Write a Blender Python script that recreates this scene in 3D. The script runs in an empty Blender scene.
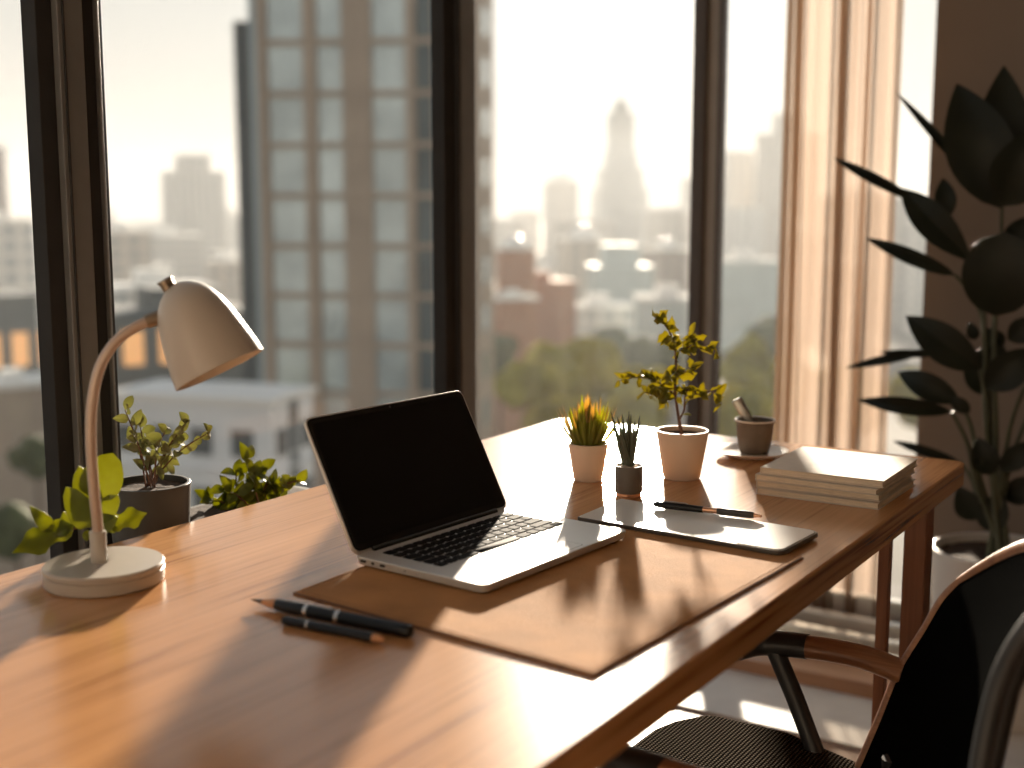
import bpy, bmesh, math, random
from mathutils import Vector, Matrix, Euler, noise
random.seed(7)
SC = bpy.context.scene
C = SC.collection
R = math.radians
PI = math.pi

# ------------------------------------------------------------------ camera
CAM = Vector((-2.20817, -1.30414, 1.19))
RX = Vector((0.541776, -0.840523, 0.0))          # camera right in the room
UP = Vector((0.119578, 0.077077, 0.989828))
BK = Vector((-0.831973, -0.536266, 0.142267))    # camera backwards
FPX = 1245.4
cd = bpy.data.cameras.new('camera'); cam = bpy.data.objects.new('camera', cd); C.objects.link(cam)
M3 = Matrix((RX, UP, BK)).transposed()
cam.matrix_world = Matrix.Translation(CAM) @ M3.to_4x4()
cd.sensor_width = 36; cd.lens = FPX / 1024 * 36
cd.clip_end = 6000; cd.clip_start = 0.02
cd.dof.use_dof = True; cd.dof.focus_distance = 1.76; cd.dof.aperture_fstop = 2.4
cd.dof.aperture_blades = 0
SC.camera = cam

# ------------------------------------------------------------------ light, sky, exposure
SUN_AZ, SUN_EL = R(28), R(10.5)
SD = Vector((math.cos(SUN_AZ) * math.cos(SUN_EL), math.sin(SUN_AZ) * math.cos(SUN_EL), math.sin(SUN_EL)))
sl = bpy.data.lights.new('sun', 'SUN'); sun = bpy.data.objects.new('sun', sl); C.objects.link(sun)
sun.rotation_euler = SD.to_track_quat('Z', 'Y').to_euler(); sun.location = (6, 3, 6)
sl.energy = 19.0; sl.color = (1.0, 0.86, 0.70); sl.angle = R(1.6)

SC.view_settings.view_transform = 'Standard'; SC.view_settings.look = 'None'
SC.view_settings.gamma = 1.0; SC.view_settings.use_curve_mapping = False
SC.view_settings.exposure = 0.10

w = bpy.data.worlds.new('sky'); SC.world = w; w.use_nodes = True
nt = w.node_tree; nt.nodes.clear()
def N(nt, t, **k):
    n = nt.nodes.new(t)
    for a, b in k.items(): setattr(n, a, b)
    return n
def math_node(nt, op, a, b=None, clamp=False):
    n = N(nt, 'ShaderNodeMath', operation=op); n.use_clamp = clamp
    for i, v in enumerate((a, b)):
        if v is None: continue
        if isinstance(v, (int, float)): n.inputs[i].default_value = v
        else: nt.links.new(v, n.inputs[i])
    return n.outputs[0]
tc = N(nt, 'ShaderNodeTexCoord'); sx = N(nt, 'ShaderNodeSeparateXYZ'); nt.links.new(tc.outputs['Generated'], sx.inputs[0])
ramp = N(nt, 'ShaderNodeValToRGB')
nt.links.new(math_node(nt, 'ADD', sx.outputs[2], 0.0, True), ramp.inputs[0])
cr = ramp.color_ramp; cr.elements[0].position = 0; cr.elements[0].color = (0.84, 0.73, 0.62, 1)
cr.elements[1].position = 1; cr.elements[1].color = (0.34, 0.40, 0.48, 1)
for p, c in ((0.05, (0.82, 0.73, 0.63, 1)), (0.15, (0.66, 0.64, 0.59, 1)), (0.4, (0.50, 0.53, 0.56, 1))):
    e = cr.elements.new(p); e.color = c
dt = N(nt, 'ShaderNodeVectorMath', operation='DOT_PRODUCT'); nt.links.new(tc.outputs['Generated'], dt.inputs[0]); dt.inputs[1].default_value = SD
dpos = math_node(nt, 'MAXIMUM', dt.outputs['Value'], 0.0)
g1 = math_node(nt, 'MULTIPLY', math_node(nt, 'POWER', dpos, 6.0), 0.60)
g2 = math_node(nt, 'MULTIPLY', math_node(nt, 'POWER', dpos, 120.0), 0.8)
gs = math_node(nt, 'ADD', g1, g2)
gl = N(nt, 'ShaderNodeVectorMath', operation='SCALE'); gl.inputs[0].default_value = (1.0, 0.96, 0.90); nt.links.new(gs, gl.inputs['Scale'])
ad = N(nt, 'ShaderNodeVectorMath', operation='ADD'); nt.links.new(ramp.outputs[0], ad.inputs[0]); nt.links.new(gl.outputs[0], ad.inputs[1])
bg = N(nt, 'ShaderNodeBackground'); nt.links.new(ad.outputs[0], bg.inputs[0]); bg.inputs[1].default_value = 0.76
wo = N(nt, 'ShaderNodeOutputWorld'); nt.links.new(bg.outputs[0], wo.inputs[0])

cy = SC.cycles
cy.use_denoising = True
cy.max_bounces = 10; cy.diffuse_bounces = 5; cy.glossy_bounces = 4; cy.transmission_bounces = 6
cy.transparent_max_bounces = 12; cy.volume_bounces = 1
cy.sample_clamp_indirect = 6.0; cy.sample_clamp_direct = 0
cy.caustics_reflective = False; cy.caustics_refractive = False

# ------------------------------------------------------------------ layout helpers
def ray(px, py): return RX * (px - 512) + UP * (384 - py) - BK * FPX
def Q(px, py, z=0.75):
    d = ray(px, py); return CAM + d * ((z - CAM.z) / d.z)
def V(px, py, p0, back=0.0):
    """point on the upright plane through p0 that faces the room's viewer side, moved back by `back` metres"""
    n = Vector((p0[0] - CAM.x, p0[1] - CAM.y, 0)); n.normalize()
    d = ray(px, py); t = ((Vector(p0) - CAM).dot(n) + back) / d.dot(n)
    return CAM + d * t
def far(px, dist, z=0.0):
    d = RX * (px - 512) - Vector((BK.x, BK.y, 0)) / math.hypot(BK.x, BK.y) * FPX * 0.99; d.z = 0
    f = Vector((-BK.x, -BK.y, 0)).normalized()
    p = CAM + d * (dist / d.dot(f)); return Vector((p.x, p.y, z))
def zpix(py, dist): return CAM.z + dist * math.tan(math.atan2(384 - py, FPX) - math.asin(0.142267))

# ------------------------------------------------------------------ materials
def ramp_set(r, stops):
    cr = r.color_ramp
    while len(cr.elements) > 2: cr.elements.remove(cr.elements[-1])
    for i, (p, c) in enumerate(stops):
        e = cr.elements[i] if i < 2 else cr.elements.new(p)
        e.position = p; e.color = (*c, 1)
def mat(name, col, rough=0.5, metal=0.0, var=0.08, scale=20, bump=0.0, bscale=200, spec=0.5, transl=0.0, trans_col=None, coat=0.0, stretch=(1, 1, 1), sheen=0.0):
    m = bpy.data.materials.new(name); m.use_nodes = True; t = m.node_tree
    b = t.nodes['Principled BSDF']; o = t.nodes['Material Output']
    tcn = N(t, 'ShaderNodeTexCoord'); mp = N(t, 'ShaderNodeMapping'); mp.inputs['Scale'].default_value = stretch
    t.links.new(tcn.outputs['Object'], mp.inputs[0])
    nz = N(t, 'ShaderNodeTexNoise'); nz.inputs['Scale'].default_value = scale; nz.inputs['Detail'].default_value = 4
    t.links.new(mp.outputs[0], nz.inputs['Vector'])
    r = N(t, 'ShaderNodeValToRGB'); t.links.new(nz.outputs['Fac'], r.inputs[0])
    ramp_set(r, [(0.3, tuple(max(0, c * (1 - var)) for c in col)), (0.7, tuple(min(1, c * (1 + var)) for c in col))])
    t.links.new(r.outputs[0], b.inputs['Base Color'])
    b.inputs['Roughness'].default_value = rough; b.inputs['Metallic'].default_value = metal
    b.inputs['Specular IOR Level'].default_value = spec; b.inputs['Coat Weight'].default_value = coat
    b.inputs['Sheen Weight'].default_value = sheen
    if bump:
        n2 = N(t, 'ShaderNodeTexNoise'); n2.inputs['Scale'].default_value = bscale; n2.inputs['Detail'].default_value = 3
        t.links.new(mp.outputs[0], n2.inputs['Vector'])
        bp = N(t, 'ShaderNodeBump'); bp.inputs['Strength'].default_value = bump; bp.inputs['Distance'].default_value = 0.002
        t.links.new(n2.outputs['Fac'], bp.inputs['Height']); t.links.new(bp.outputs[0], b.inputs['Normal'])
    if transl:
        tr = N(t, 'ShaderNodeBsdfTranslucent'); tr.inputs[0].default_value = (*(trans_col or col), 1)
        mx = N(t, 'ShaderNodeMixShader'); mx.inputs[0].default_value = transl
        t.links.new(b.outputs[0], mx.inputs[1]); t.links.new(tr.outputs[0], mx.inputs[2]); t.links.new(mx.outputs[0], o.inputs[0])
    return m
def wood(name, dark, light, rough=0.35, scale=1.0, axis=0, spec=0.5, bump=0.15, grain=False):
    m = bpy.data.materials.new(name); m.use_nodes = True; t = m.node_tree; b = t.nodes['Principled BSDF']
    tcn = N(t, 'ShaderNodeTexCoord'); mp = N(t, 'ShaderNodeMapping')
    s = [14 * scale] * 3; s[axis] = 1.1 * scale; mp.inputs['Scale'].default_value = s
    t.links.new(tcn.outputs['Object'], mp.inputs[0])
    n1 = N(t, 'ShaderNodeTexNoise'); n1.inputs['Scale'].default_value = 1.0; n1.inputs['Detail'].default_value = 5; n1.inputs['Distortion'].default_value = 0.8
    t.links.new(mp.outputs[0], n1.inputs['Vector'])
    mp2 = N(t, 'ShaderNodeMapping'); s2 = [160 * scale] * 3; s2[axis] = 3.5 * scale; mp2.inputs['Scale'].default_value = s2
    t.links.new(tcn.outputs['Object'], mp2.inputs[0])
    n2 = N(t, 'ShaderNodeTexNoise'); n2.inputs['Scale'].default_value = 1.0; n2.inputs['Detail'].default_value = 3
    t.links.new(mp2.outputs[0], n2.inputs['Vector'])
    mx = N(t, 'ShaderNodeMix'); mx.inputs[0].default_value = 0.5 if grain else 0.35
    t.links.new(n1.outputs['Fac'], mx.inputs[2]); t.links.new(n2.outputs['Fac'], mx.inputs[3])
    r = N(t, 'ShaderNodeValToRGB'); mid = tuple((a + c) / 2 for a, c in zip(dark, light))
    ramp_set(r, [(0.36, dark), (0.62, light), (0.48, mid)] if not grain else [(0.34, dark), (0.64, light), (0.40, mid), (0.46, tuple(a * .25 + c * .75 for a, c in zip(dark, light)))])
    t.links.new(mx.outputs[0], r.inputs[0]); t.links.new(r.outputs[0], b.inputs['Base Color'])
    b.inputs['Roughness'].default_value = rough; b.inputs['Specular IOR Level'].default_value = spec
    bp = N(t, 'ShaderNodeBump'); bp.inputs['Strength'].default_value = bump; bp.inputs['Distance'].default_value = 0.001
    t.links.new(n2.outputs['Fac'], bp.inputs['Height']); t.links.new(bp.outputs[0], b.inputs['Normal'])
    return m
def weave(name, c1, c2, scale=90, rough=0.6):
    m = bpy.data.materials.new(name); m.use_nodes = True; t = m.node_tree; b = t.nodes['Principled BSDF']
    tcn = N(t, 'ShaderNodeTexCoord')
    hs = []
    for ax in (0, 1):
        wv = N(t, 'ShaderNodeTexWave', wave_type='BANDS', bands_direction='XY'[ax]); wv.inputs['Scale'].default_value = scale / 2.0
        wv.inputs['Distortion'].default_value = 0.6
        t.links.new(tcn.outputs['Object'], wv.inputs['Vector']); hs.append(wv.outputs['Fac'])
    h = math_node(t, 'MULTIPLY', hs[0], hs[1])
    r = N(t, 'ShaderNodeValToRGB'); ramp_set(r, [(0.15, c1), (0.7, c2)]); t.links.new(h, r.inputs[0]); t.links.new(r.outputs[0], b.inputs['Base Color'])
    b.inputs['Roughness'].default_value = 0.85; b.inputs['Specular IOR Level'].default_value = 0.0
    bp = N(t, 'ShaderNodeBump'); bp.inputs['Strength'].default_value = 1.0; bp.inputs['Distance'].default_value = 0.004
    t.links.new(h, bp.inputs['Height']); t.links.new(bp.outputs[0], b.inputs['Normal'])
    return m

M = {}
M['desk'] = wood('desk_oak', (0.22, 0.080, 0.030), (0.62, 0.315, 0.135), rough=0.19, axis=0, spec=0.42, bump=0.03, grain=True)
M['deskleg'] = wood('desk_leg_oak', (0.13, 0.048, 0.022), (0.24, 0.10, 0.045), rough=0.45, axis=2)
M['floor'] = wood('floor_wood', (0.17, 0.085, 0.05), (0.30, 0.16, 0.09), rough=0.35, axis=1, scale=0.5)
M['sill'] = wood('sill_wood', (0.30, 0.15, 0.08), (0.45, 0.25, 0.14), rough=0.4, axis=1)
M['armwood'] = wood('chair_wood', (0.20, 0.08, 0.035), (0.42, 0.20, 0.10), rough=0.3, axis=1, scale=2)
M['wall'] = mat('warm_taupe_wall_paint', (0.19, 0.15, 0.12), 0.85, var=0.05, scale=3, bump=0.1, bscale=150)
M['wallback'] = mat('pale_wall_paint', (0.55, 0.49, 0.42), 0.85, var=0.03, scale=3)
M['ceiling'] = mat('ceiling_paint', (0.80, 0.76, 0.70), 0.9, var=0.02)
M['frame'] = mat('dark_window_metal', (0.028, 0.028, 0.029), 0.75, metal=0.0, spec=0.25, var=0.1, bump=0.05)
M['frame2'] = mat('grey_window_metal', (0.15, 0.155, 0.16), 0.5, metal=0.1, var=0.08)
M['rail'] = mat('pale_metal_rail', (0.55, 0.54, 0.50), 0.35, metal=0.5, var=0.05)
M['floor_reflection'] = mat('pale_floor_reflection', (0.70, 0.70, 0.68), 0.5, var=0.08, scale=8)  # pale colour standing in for window light reflected off the floor
M['lamp'] = mat('lamp_cream_enamel', (0.47, 0.42, 0.365), 0.36, var=0.03, bump=0.02, bscale=400)
M['lampin'] = mat('lamp_inner', (0.80, 0.70, 0.58), 0.5, var=0.03)
M['bronze'] = mat('brushed_bronze', (0.30, 0.24, 0.18), 0.35, metal=0.8, var=0.08, bump=0.1, stretch=(1, 1, 12))
M['alu'] = mat('satin_aluminium', (0.62, 0.61, 0.59), 0.42, metal=0.4, var=0.02, bump=0.02, bscale=900)
M['screen'] = mat('black_glass_screen', (0.006, 0.006, 0.006), 0.12, var=0.02, spec=0.35)
M['bezel'] = mat('black_bezel', (0.008, 0.008, 0.008), 0.25, var=0.02)
M['key'] = mat('black_key_plastic', (0.008, 0.008, 0.009), 0.8, var=0.1, spec=0.12, bump=0.05, bscale=900)
M['port'] = mat('port_black', (0.01, 0.01, 0.01), 0.5)
M['leather'] = mat('tan_leather', (0.47, 0.235, 0.095), 0.85, var=0.16, scale=14, bump=0.45, bscale=420, spec=0.12)
M['leatheredge'] = mat('leather_edge', (0.20, 0.09, 0.04), 0.6, var=0.1)
M['white'] = mat('white_plastic', (0.78, 0.76, 0.72), 0.28, var=0.02)
M['tabledge'] = mat('slate_metal_edge', (0.12, 0.11, 0.10), 0.35, metal=0.6)
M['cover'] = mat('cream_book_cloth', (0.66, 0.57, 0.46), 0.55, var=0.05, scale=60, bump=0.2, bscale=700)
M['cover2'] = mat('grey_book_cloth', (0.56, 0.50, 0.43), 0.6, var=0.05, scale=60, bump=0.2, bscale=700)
M['pages'] = mat('book_pages', (0.70, 0.60, 0.47), 0.8, var=0.22, scale=60, stretch=(1, 1, 40))
M['potc'] = mat('cream_ceramic', (0.68, 0.55, 0.45), 0.42, var=0.04, scale=10)
M['potw'] = mat('white_ceramic', (0.62, 0.60, 0.57), 0.4, var=0.04, scale=6)
M['potg'] = mat('charcoal_ceramic', (0.12, 0.105, 0.09), 0.6, var=0.12, scale=40, bump=0.1)
M['potd'] = mat('dark_planter', (0.045, 0.044, 0.042), 0.55, var=0.1)
M['copper'] = mat('copper_band', (0.72, 0.40, 0.25), 0.3, metal=0.7)
M['soil'] = mat('dark_soil', (0.05, 0.028, 0.016), 0.95, var=0.5, scale=120, bump=1.0, bscale=300)
M['gravel'] = mat('pale_gravel', (0.55, 0.42, 0.32), 0.9, var=0.5, scale=250, bump=1.0, bscale=350)
M['cup'] = mat('taupe_stoneware', (0.11, 0.082, 0.062), 0.5, var=0.15, scale=60, bump=0.15)
M['saucer'] = mat('cream_stoneware', (0.70, 0.60, 0.50), 0.35, var=0.05)
M['tea'] = mat('tea_surface', (0.30, 0.20, 0.13), 0.15)
M['steel'] = mat('brushed_steel', (0.36, 0.35, 0.33), 0.32, metal=0.9)
M['black'] = mat('black_lacquer', (0.008, 0.008, 0.009), 0.28, spec=0.3, var=0.1)
M['grip'] = mat('dark_grey_grip', (0.055, 0.050, 0.046), 0.5, bump=0.2)
M['silver'] = mat('silver_band', (0.62, 0.58, 0.54), 0.25, metal=0.9)
M['pencilwood'] = mat('pencil_cone_wood', (0.55, 0.27, 0.13), 0.6, var=0.15, scale=100)
M['graphite'] = mat('graphite', (0.02, 0.02, 0.02), 0.4)
M['leafy'] = mat('yellow_green_leaf', (0.10, 0.14, 0.02), 0.45, var=0.4, scale=60, transl=0.42, trans_col=(0.55, 0.54, 0.03))
M['leafs'] = mat('sapling_leaf', (0.10, 0.12, 0.03), 0.5, var=0.6, scale=60, spec=0.3, transl=0.42, trans_col=(0.70, 0.60, 0.05))
M['succ'] = mat('succulent_leaf', (0.15, 0.18, 0.05), 0.45, var=0.3, scale=80, transl=0.5, trans_col=(0.80, 0.76, 0.08))
M['succtip'] = mat('pink_leaf_tip', (0.42, 0.28, 0.12), 0.5, transl=0.5, trans_col=(0.92, 0.66, 0.20))
M['aloe'] = mat('grey_green_leaf', (0.085, 0.095, 0.06), 0.5, var=0.2, transl=0.12, trans_col=(0.3, 0.3, 0.1))
M['rubber'] = mat('dark_glossy_leaf', (0.010, 0.013, 0.008), 0.48, var=0.3, scale=12, spec=0.25, transl=0.10, trans_col=(0.06, 0.07, 0.01))
M['stemd'] = mat('dark_green_stem', (0.045, 0.05, 0.025), 0.5, var=0.2)
M['twig'] = mat('brown_twig', (0.13, 0.06, 0.035), 0.7, var=0.2)
M['olive'] = mat('pale_olive_leaf', (0.26, 0.27, 0.16), 0.65, var=0.3, scale=60, transl=0.4, trans_col=(0.55, 0.55, 0.2))
M['chairframe'] = mat('chair_black_frame', (0.022, 0.022, 0.022), 0.4, var=0.1)
M['weave'] = weave('woven_seat_cord', (0.010, 0.009, 0.008), (0.26, 0.22, 0.18), 115)
M['mesh'] = weave('black_mesh_fabric', (0.004, 0.004, 0.004), (0.012, 0.012, 0.011), 260)

def glass_mat():
    m = bpy.data.materials.new('window_glass'); m.use_nodes = True; t = m.node_tree; t.nodes.clear()
    a = N(t, 'ShaderNodeBsdfTransparent'); a.inputs[0].default_value = (0.97, 0.975, 0.965, 1)
    g = N(t, 'ShaderNodeBsdfGlossy'); g.inputs['Roughness'].default_value = 0.02
    lw = N(t, 'ShaderNodeLayerWeight'); lw.inputs['Blend'].default_value = 0.5
    p5 = math_node(t, 'ADD', math_node(t, 'MULTIPLY', math_node(t, 'POWER', lw.outputs['Facing'], 5.0), 0.6), 0.02, True)
    mx = N(t, 'ShaderNodeMixShader'); o = N(t, 'ShaderNodeOutputMaterial')
    t.links.new(p5, mx.inputs[0]); t.links.new(a.outputs[0], mx.inputs[1]); t.links.new(g.outputs[0], mx.inputs[2]); t.links.new(mx.outputs[0], o.inputs[0])
    return m
M['glass'] = glass_mat()
def sheer_mat():
    m = bpy.data.materials.new('sheer_peach_curtain'); m.use_nodes = True; t = m.node_tree; t.nodes.clear()
    a = N(t, 'ShaderNodeBsdfTransparent'); a.inputs[0].default_value = (0.95, 0.9, 0.84, 1)
    d = N(t, 'ShaderNodeBsdfDiffuse'); d.inputs[0].default_value = (0.62, 0.50, 0.41, 1)
    tr = N(t, 'ShaderNodeBsdfTranslucent'); tr.inputs[0].default_value = (0.50, 0.415, 0.36, 1)
    tcn = N(t, 'ShaderNodeTexCoord'); nz = N(t, 'ShaderNodeTexNoise'); nz.inputs['Scale'].default_value = 300
    t.links.new(tcn.outputs['Object'], nz.inputs['Vector'])
    m1 = N(t, 'ShaderNodeMixShader'); m1.inputs[0].default_value = 0.6
    m2 = N(t, 'ShaderNodeMixShader'); o = N(t, 'ShaderNodeOutputMaterial')
    t.links.new(d.outputs[0], m1.inputs[1]); t.links.new(tr.outputs[0], m1.inputs[2])
    t.links.new(math_node(t, 'ADD', math_node(t, 'MULTIPLY', nz.outputs['Fac'], 0.2), 0.36), m2.inputs[0])
    t.links.new(a.outputs[0], m2.inputs[1]); t.links.new(m1.outputs[0], m2.inputs[2]); t.links.new(m2.outputs[0], o.inputs[0])
    return m
M['sheer'] = sheer_mat()

# ------------------------------------------------------------------ mesh helpers
def tag(o, label, cat, group=None, kind=None):
    o['label'] = label; o['category'] = cat
    if group: o['group'] = group
    if kind: o['kind'] = kind
    return o
WM = {}
def thing(name, label, cat, loc=(0, 0, 0), rz=0.0, group=None):
    o = bpy.data.objects.new(name, None); C.objects.link(o); o.empty_display_size = 0.05
    o.location = loc; o.rotation_euler = (0, 0, rz)
    WM[o.name] = Matrix.Translation(Vector(loc)) @ Matrix.Rotation(rz, 4, 'Z')
    return tag(o, label, cat, group)
def obj(name, bm, m, parent=None, local=False, smooth=True, bevel=0.0, sub=0, solid=0.0, label=None):
    me = bpy.data.meshes.new(name)
    bmesh.ops.recalc_face_normals(bm, faces=bm.faces)
    o = bpy.data.objects.new(name, me); C.objects.link(o)
    if parent is not None:
        o.parent = parent; W = WM[parent.name]
        if not local: bmesh.ops.transform(bm, matrix=W.inverted(), verts=bm.verts)
        WM[o.name] = W
    else:
        xs = [v.co for v in bm.verts]
        c = Vector(((min(v.x for v in xs) + max(v.x for v in xs)) / 2, (min(v.y for v in xs) + max(v.y for v in xs)) / 2, min(v.z for v in xs)))
        bmesh.ops.translate(bm, vec=-c, verts=bm.verts); o.location = c
        WM[o.name] = Matrix.Translation(c)
    bm.to_mesh(me); bm.free()
    for mm in (m if isinstance(m, (list, tuple)) else [m]): me.materials.append(M[mm] if isinstance(mm, str) else mm)
    if smooth:
        for p in me.polygons: p.use_smooth = True
        if not sub:
            me.set_sharp_from_angle(angle=R(38))
    if solid:
        s = o.modifiers.new('s', 'SOLIDIFY'); s.thickness = solid; s.offset = 0
    if bevel:
        b = o.modifiers.new('b', 'BEVEL'); b.width = bevel; b.segments = 3; b.limit_method = 'ANGLE'; b.angle_limit = R(40); b.harden_normals = False
    if sub:
        s = o.modifiers.new('u', 'SUBSURF'); s.levels = sub; s.render_levels = sub
    if label: o['label'] = label
    return o
def struct(name, bm, m, label=None, **k):
    o = obj(name, bm, m, **k); o['kind'] = 'structure'
    if label: o['label'] = label
    return o
def box(bm, lo, hi, mi=0):
    r = bmesh.ops.create_cube(bm, size=1)
    s = [hi[i] - lo[i] for i in range(3)]; c = [(hi[i] + lo[i]) / 2 for i in range(3)]
    for v in r['verts']: v.co = Vector((v.co.x * s[0] + c[0], v.co.y * s[1] + c[1], v.co.z * s[2] + c[2]))
    for f in {f for v in r['verts'] for f in v.link_faces}: f.material_index = mi
    return r['verts']
def BX(lo, hi):
    bm = bmesh.new(); box(bm, lo, hi); return bm
def prism(bm, pts, z0, z1, mi=0):
    a = [bm.verts.new((p[0], p[1], z0)) for p in pts]; b = [bm.verts.new((p[0], p[1], z1)) for p in pts]
    n = len(pts); fs = [bm.faces.new(a[::-1]), bm.faces.new(b)]
    for i in range(n): fs.append(bm.faces.new((a[i], a[(i + 1) % n], b[(i + 1) % n], b[i])))
    for f in fs: f.material_index = mi
    return a + b
def rrect(x0, y0, x1, y1, r, seg=6):
    pts = []
    for cx, cy, a0 in ((x1 - r, y1 - r, 0), (x0 + r, y1 - r, 90), (x0 + r, y0 + r, 180), (x1 - r, y0 + r, 270)):
        for k in range(seg + 1):
            a = R(a0 + 90 * k / seg); pts.append((cx + r * math.cos(a), cy + r * math.sin(a)))
    return pts
def lathe(bm, prof, c=(0, 0, 0), seg=48, mat4=None, mi=0):
    """prof: list of (radius, z); r=0 closes"""
    rings = []; vs = []
    for r_, z in prof:
        if r_ < 1e-6: ring = [bm.verts.new((c[0], c[1], c[2] + z))]
        else: ring = [bm.verts.new((c[0] + r_ * math.cos(2 * PI * k / seg), c[1] + r_ * math.sin(2 * PI * k / seg), c[2] + z)) for k in range(seg)]
        rings.append(ring); vs += ring
    for a, b in zip(rings, rings[1:]):
        for k in range(seg):
            k2 = (k + 1) % seg
            if len(a) == 1 and len(b) == 1: continue
            if len(a) == 1: f = bm.faces.new((a[0], b[k2], b[k]))
            elif len(b) == 1: f = bm.faces.new((a[k], a[k2], b[0]))
            else: f = bm.faces.new((a[k], a[k2], b[k2], b[k]))
            f.material_index = mi
    if mat4 is not None: bmesh.ops.transform(bm, matrix=mat4, verts=vs)
    return vs
def spline(pts, n=6):
    pts = [Vector(p) for p in pts]; out = []
    for i in range(len(pts) - 1):
        p0 = pts[max(0, i - 1)]; p1 = pts[i]; p2 = pts[i + 1]; p3 = pts[min(len(pts) - 1, i + 2)]
        for k in range(n):
            t = k / n
            out.append(0.5 * ((2 * p1) + (p2 - p0) * t + (2 * p0 - 5 * p1 + 4 * p2 - p3) * t * t + (3 * p1 - p0 - 3 * p2 + p3) * t ** 3))
    out.append(pts[-1]); return out
def tube(bm, pts, r, seg=12, flat=(1, 1), mi=0, upv=None):
    pts = [Vector(p) for p in pts]; n = len(pts)
    rr = r if isinstance(r, (list, tuple)) else [r] * n
    if len(rr) != n: rr = [rr[0] + (rr[-1] - rr[0]) * i / (n - 1) for i in range(n)]
    rings = []; prev = None
    for i, p in enumerate(pts):
        d = (pts[min(i + 1, n - 1)] - pts[max(i - 1, 0)]).normalized()
        if prev is None:
            u = Vector(upv) if upv else (Vector((0, 0, 1)) if abs(d.z) < 0.9 else Vector((1, 0, 0)))
        else: u = prev
        u = (u - d * u.dot(d)).normalized(); s = d.cross(u); prev = u
        rings.append([bm.verts.new(p + (s * math.cos(2 * PI * k / seg) * flat[0] + u * math.sin(2 * PI * k / seg) * flat[1]) * rr[i]) for k in range(seg)])
    for a, b in zip(rings, rings[1:]):
        for k in range(seg): bm.faces.new((a[k], a[(k + 1) % seg], b[(k + 1) % seg], b[k])).material_index = mi
    bm.faces.new(rings[0][::-1]).material_index = mi; bm.faces.new(rings[-1]).material_index = mi
def rod(bm, a, b, r, r2=None, seg=16, mi=0): tube(bm, [a, b], [r, r2 if r2 is not None else r], seg, mi=mi)
def leaf(bm, base, tip, width, normal=None, sag=0.12, fold=0.25, prof=None, n=9, th=0.0008, mi=0, lobes=0):
    """leaf blade with midrib fold, real thickness; profile gives half widths"""
    base, tip = Vector(base), Vector(tip); d = tip - base; L = d.length; d.normalize()
    nrm = Vector(normal) if normal is not None else Vector((0, 0, 1))
    s = d.cross(nrm)
    if s.length < 1e-4: s = d.cross(Vector((1, 0, 0.1)))
    s.normalize(); nrm = s.cross(d).normalized()
    rows = []
    for i in range(n + 1):
        t = i / n
        wv = (math.sin(PI * t ** 0.8) ** 0.75 if prof is None else prof(t)) * width / 2
        wv = max(wv, width * 0.012)
        if lobes: wv *= 1 + 0.32 * math.sin(t * lobes * PI * 2)
        c = base + d * (L * t) + nrm * (sag * L * math.sin(PI * t) * 1.0 - 0.0)
        row = []
        for sgn in (-1, -0.5, 0, 0.5, 1):
            p = c + s * (wv * sgn) + nrm * (abs(sgn) * wv * fold)
            row.append((bm.verts.new(p + nrm * th / 2), bm.verts.new(p - nrm * th / 2)))
        rows.append(row)
    for a, b in zip(rows, rows[1:]):
        for j in range(4):
            bm.faces.new((a[j][0], a[j + 1][0], b[j + 1][0], b[j][0])).material_index = mi
            bm.faces.new((a[j][1], b[j][1], b[j + 1][1], a[j + 1][1])).material_index = mi
        bm.faces.new((a[0][0], b[0][0], b[0][1], a[0][1])); bm.faces.new((a[4][0], a[4][1], b[4][1], b[4][0]))
    for row, flip in ((rows[0], 0), (rows[-1], 1)):
        for j in range(4): bm.faces.new((row[j][0], row[j][1], row[j + 1][1], row[j + 1][0]))
def spike(bm, base, tip, wd, bend=0.0, side=None, mi=0, n=6, tipmi=None, sink=0.35):
    """thick tapered blade of a succulent"""
    base, tip = Vector(base), Vector(tip); d = (tip - base); L = d.length; d.normalize()
    u = Vector(side) if side is not None else Vector((0, 0, 1)); u = (u - d * u.dot(d)).normalized(); s = d.cross(u)
    rings = []
    for i in range(n + 1):
        t = i / n; r = wd / 2 * (1 - t ** 2.6) * (0.85 + 0.25 * math.sin(PI * t)) + wd * 0.03
        c = base + d * L * t + u * bend * L * t * t
        rings.append([bm.verts.new(c + s * r * math.cos(a) + u * r * sink * math.sin(a)) for a in [2 * PI * k / 6 for k in range(6)]])
    for i, (a, b) in enumerate(zip(rings, rings[1:])):
        for k in range(6):
            f = bm.faces.new((a[k], a[(k + 1) % 6], b[(k + 1) % 6], b[k])); f.material_index = tipmi if (tipmi is not None and i >= n - 2) else mi
    bm.faces.new(rings[0][::-1]); bm.faces.new(rings[-1])

# ================================================================== THE ROOM
XB, YA = 1.25, 0.235
XL, YF, ZC = -4.6, -4.4, 2.75
struct('floor', BX((XL, YF, -0.06), (XB + 0.1, YA + 0.1, 0.0)), 'floor')
struct('ceiling', BX((XL, YF, ZC), (XB + 0.1, YA + 0.1, ZC + 0.08)), 'ceiling')
struct('wall_left', BX((XL - 0.1, YF, 0), (XL, YA + 0.1, ZC)), 'wallback')
struct('wall_front', BX((XL, YF - 0.1, 0), (XB + 0.1, YF, ZC)), 'wallback')
struct('wall_right', BX((XB, YF, 0), (XB + 0.12, -0.408, ZC)), 'wall')
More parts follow.
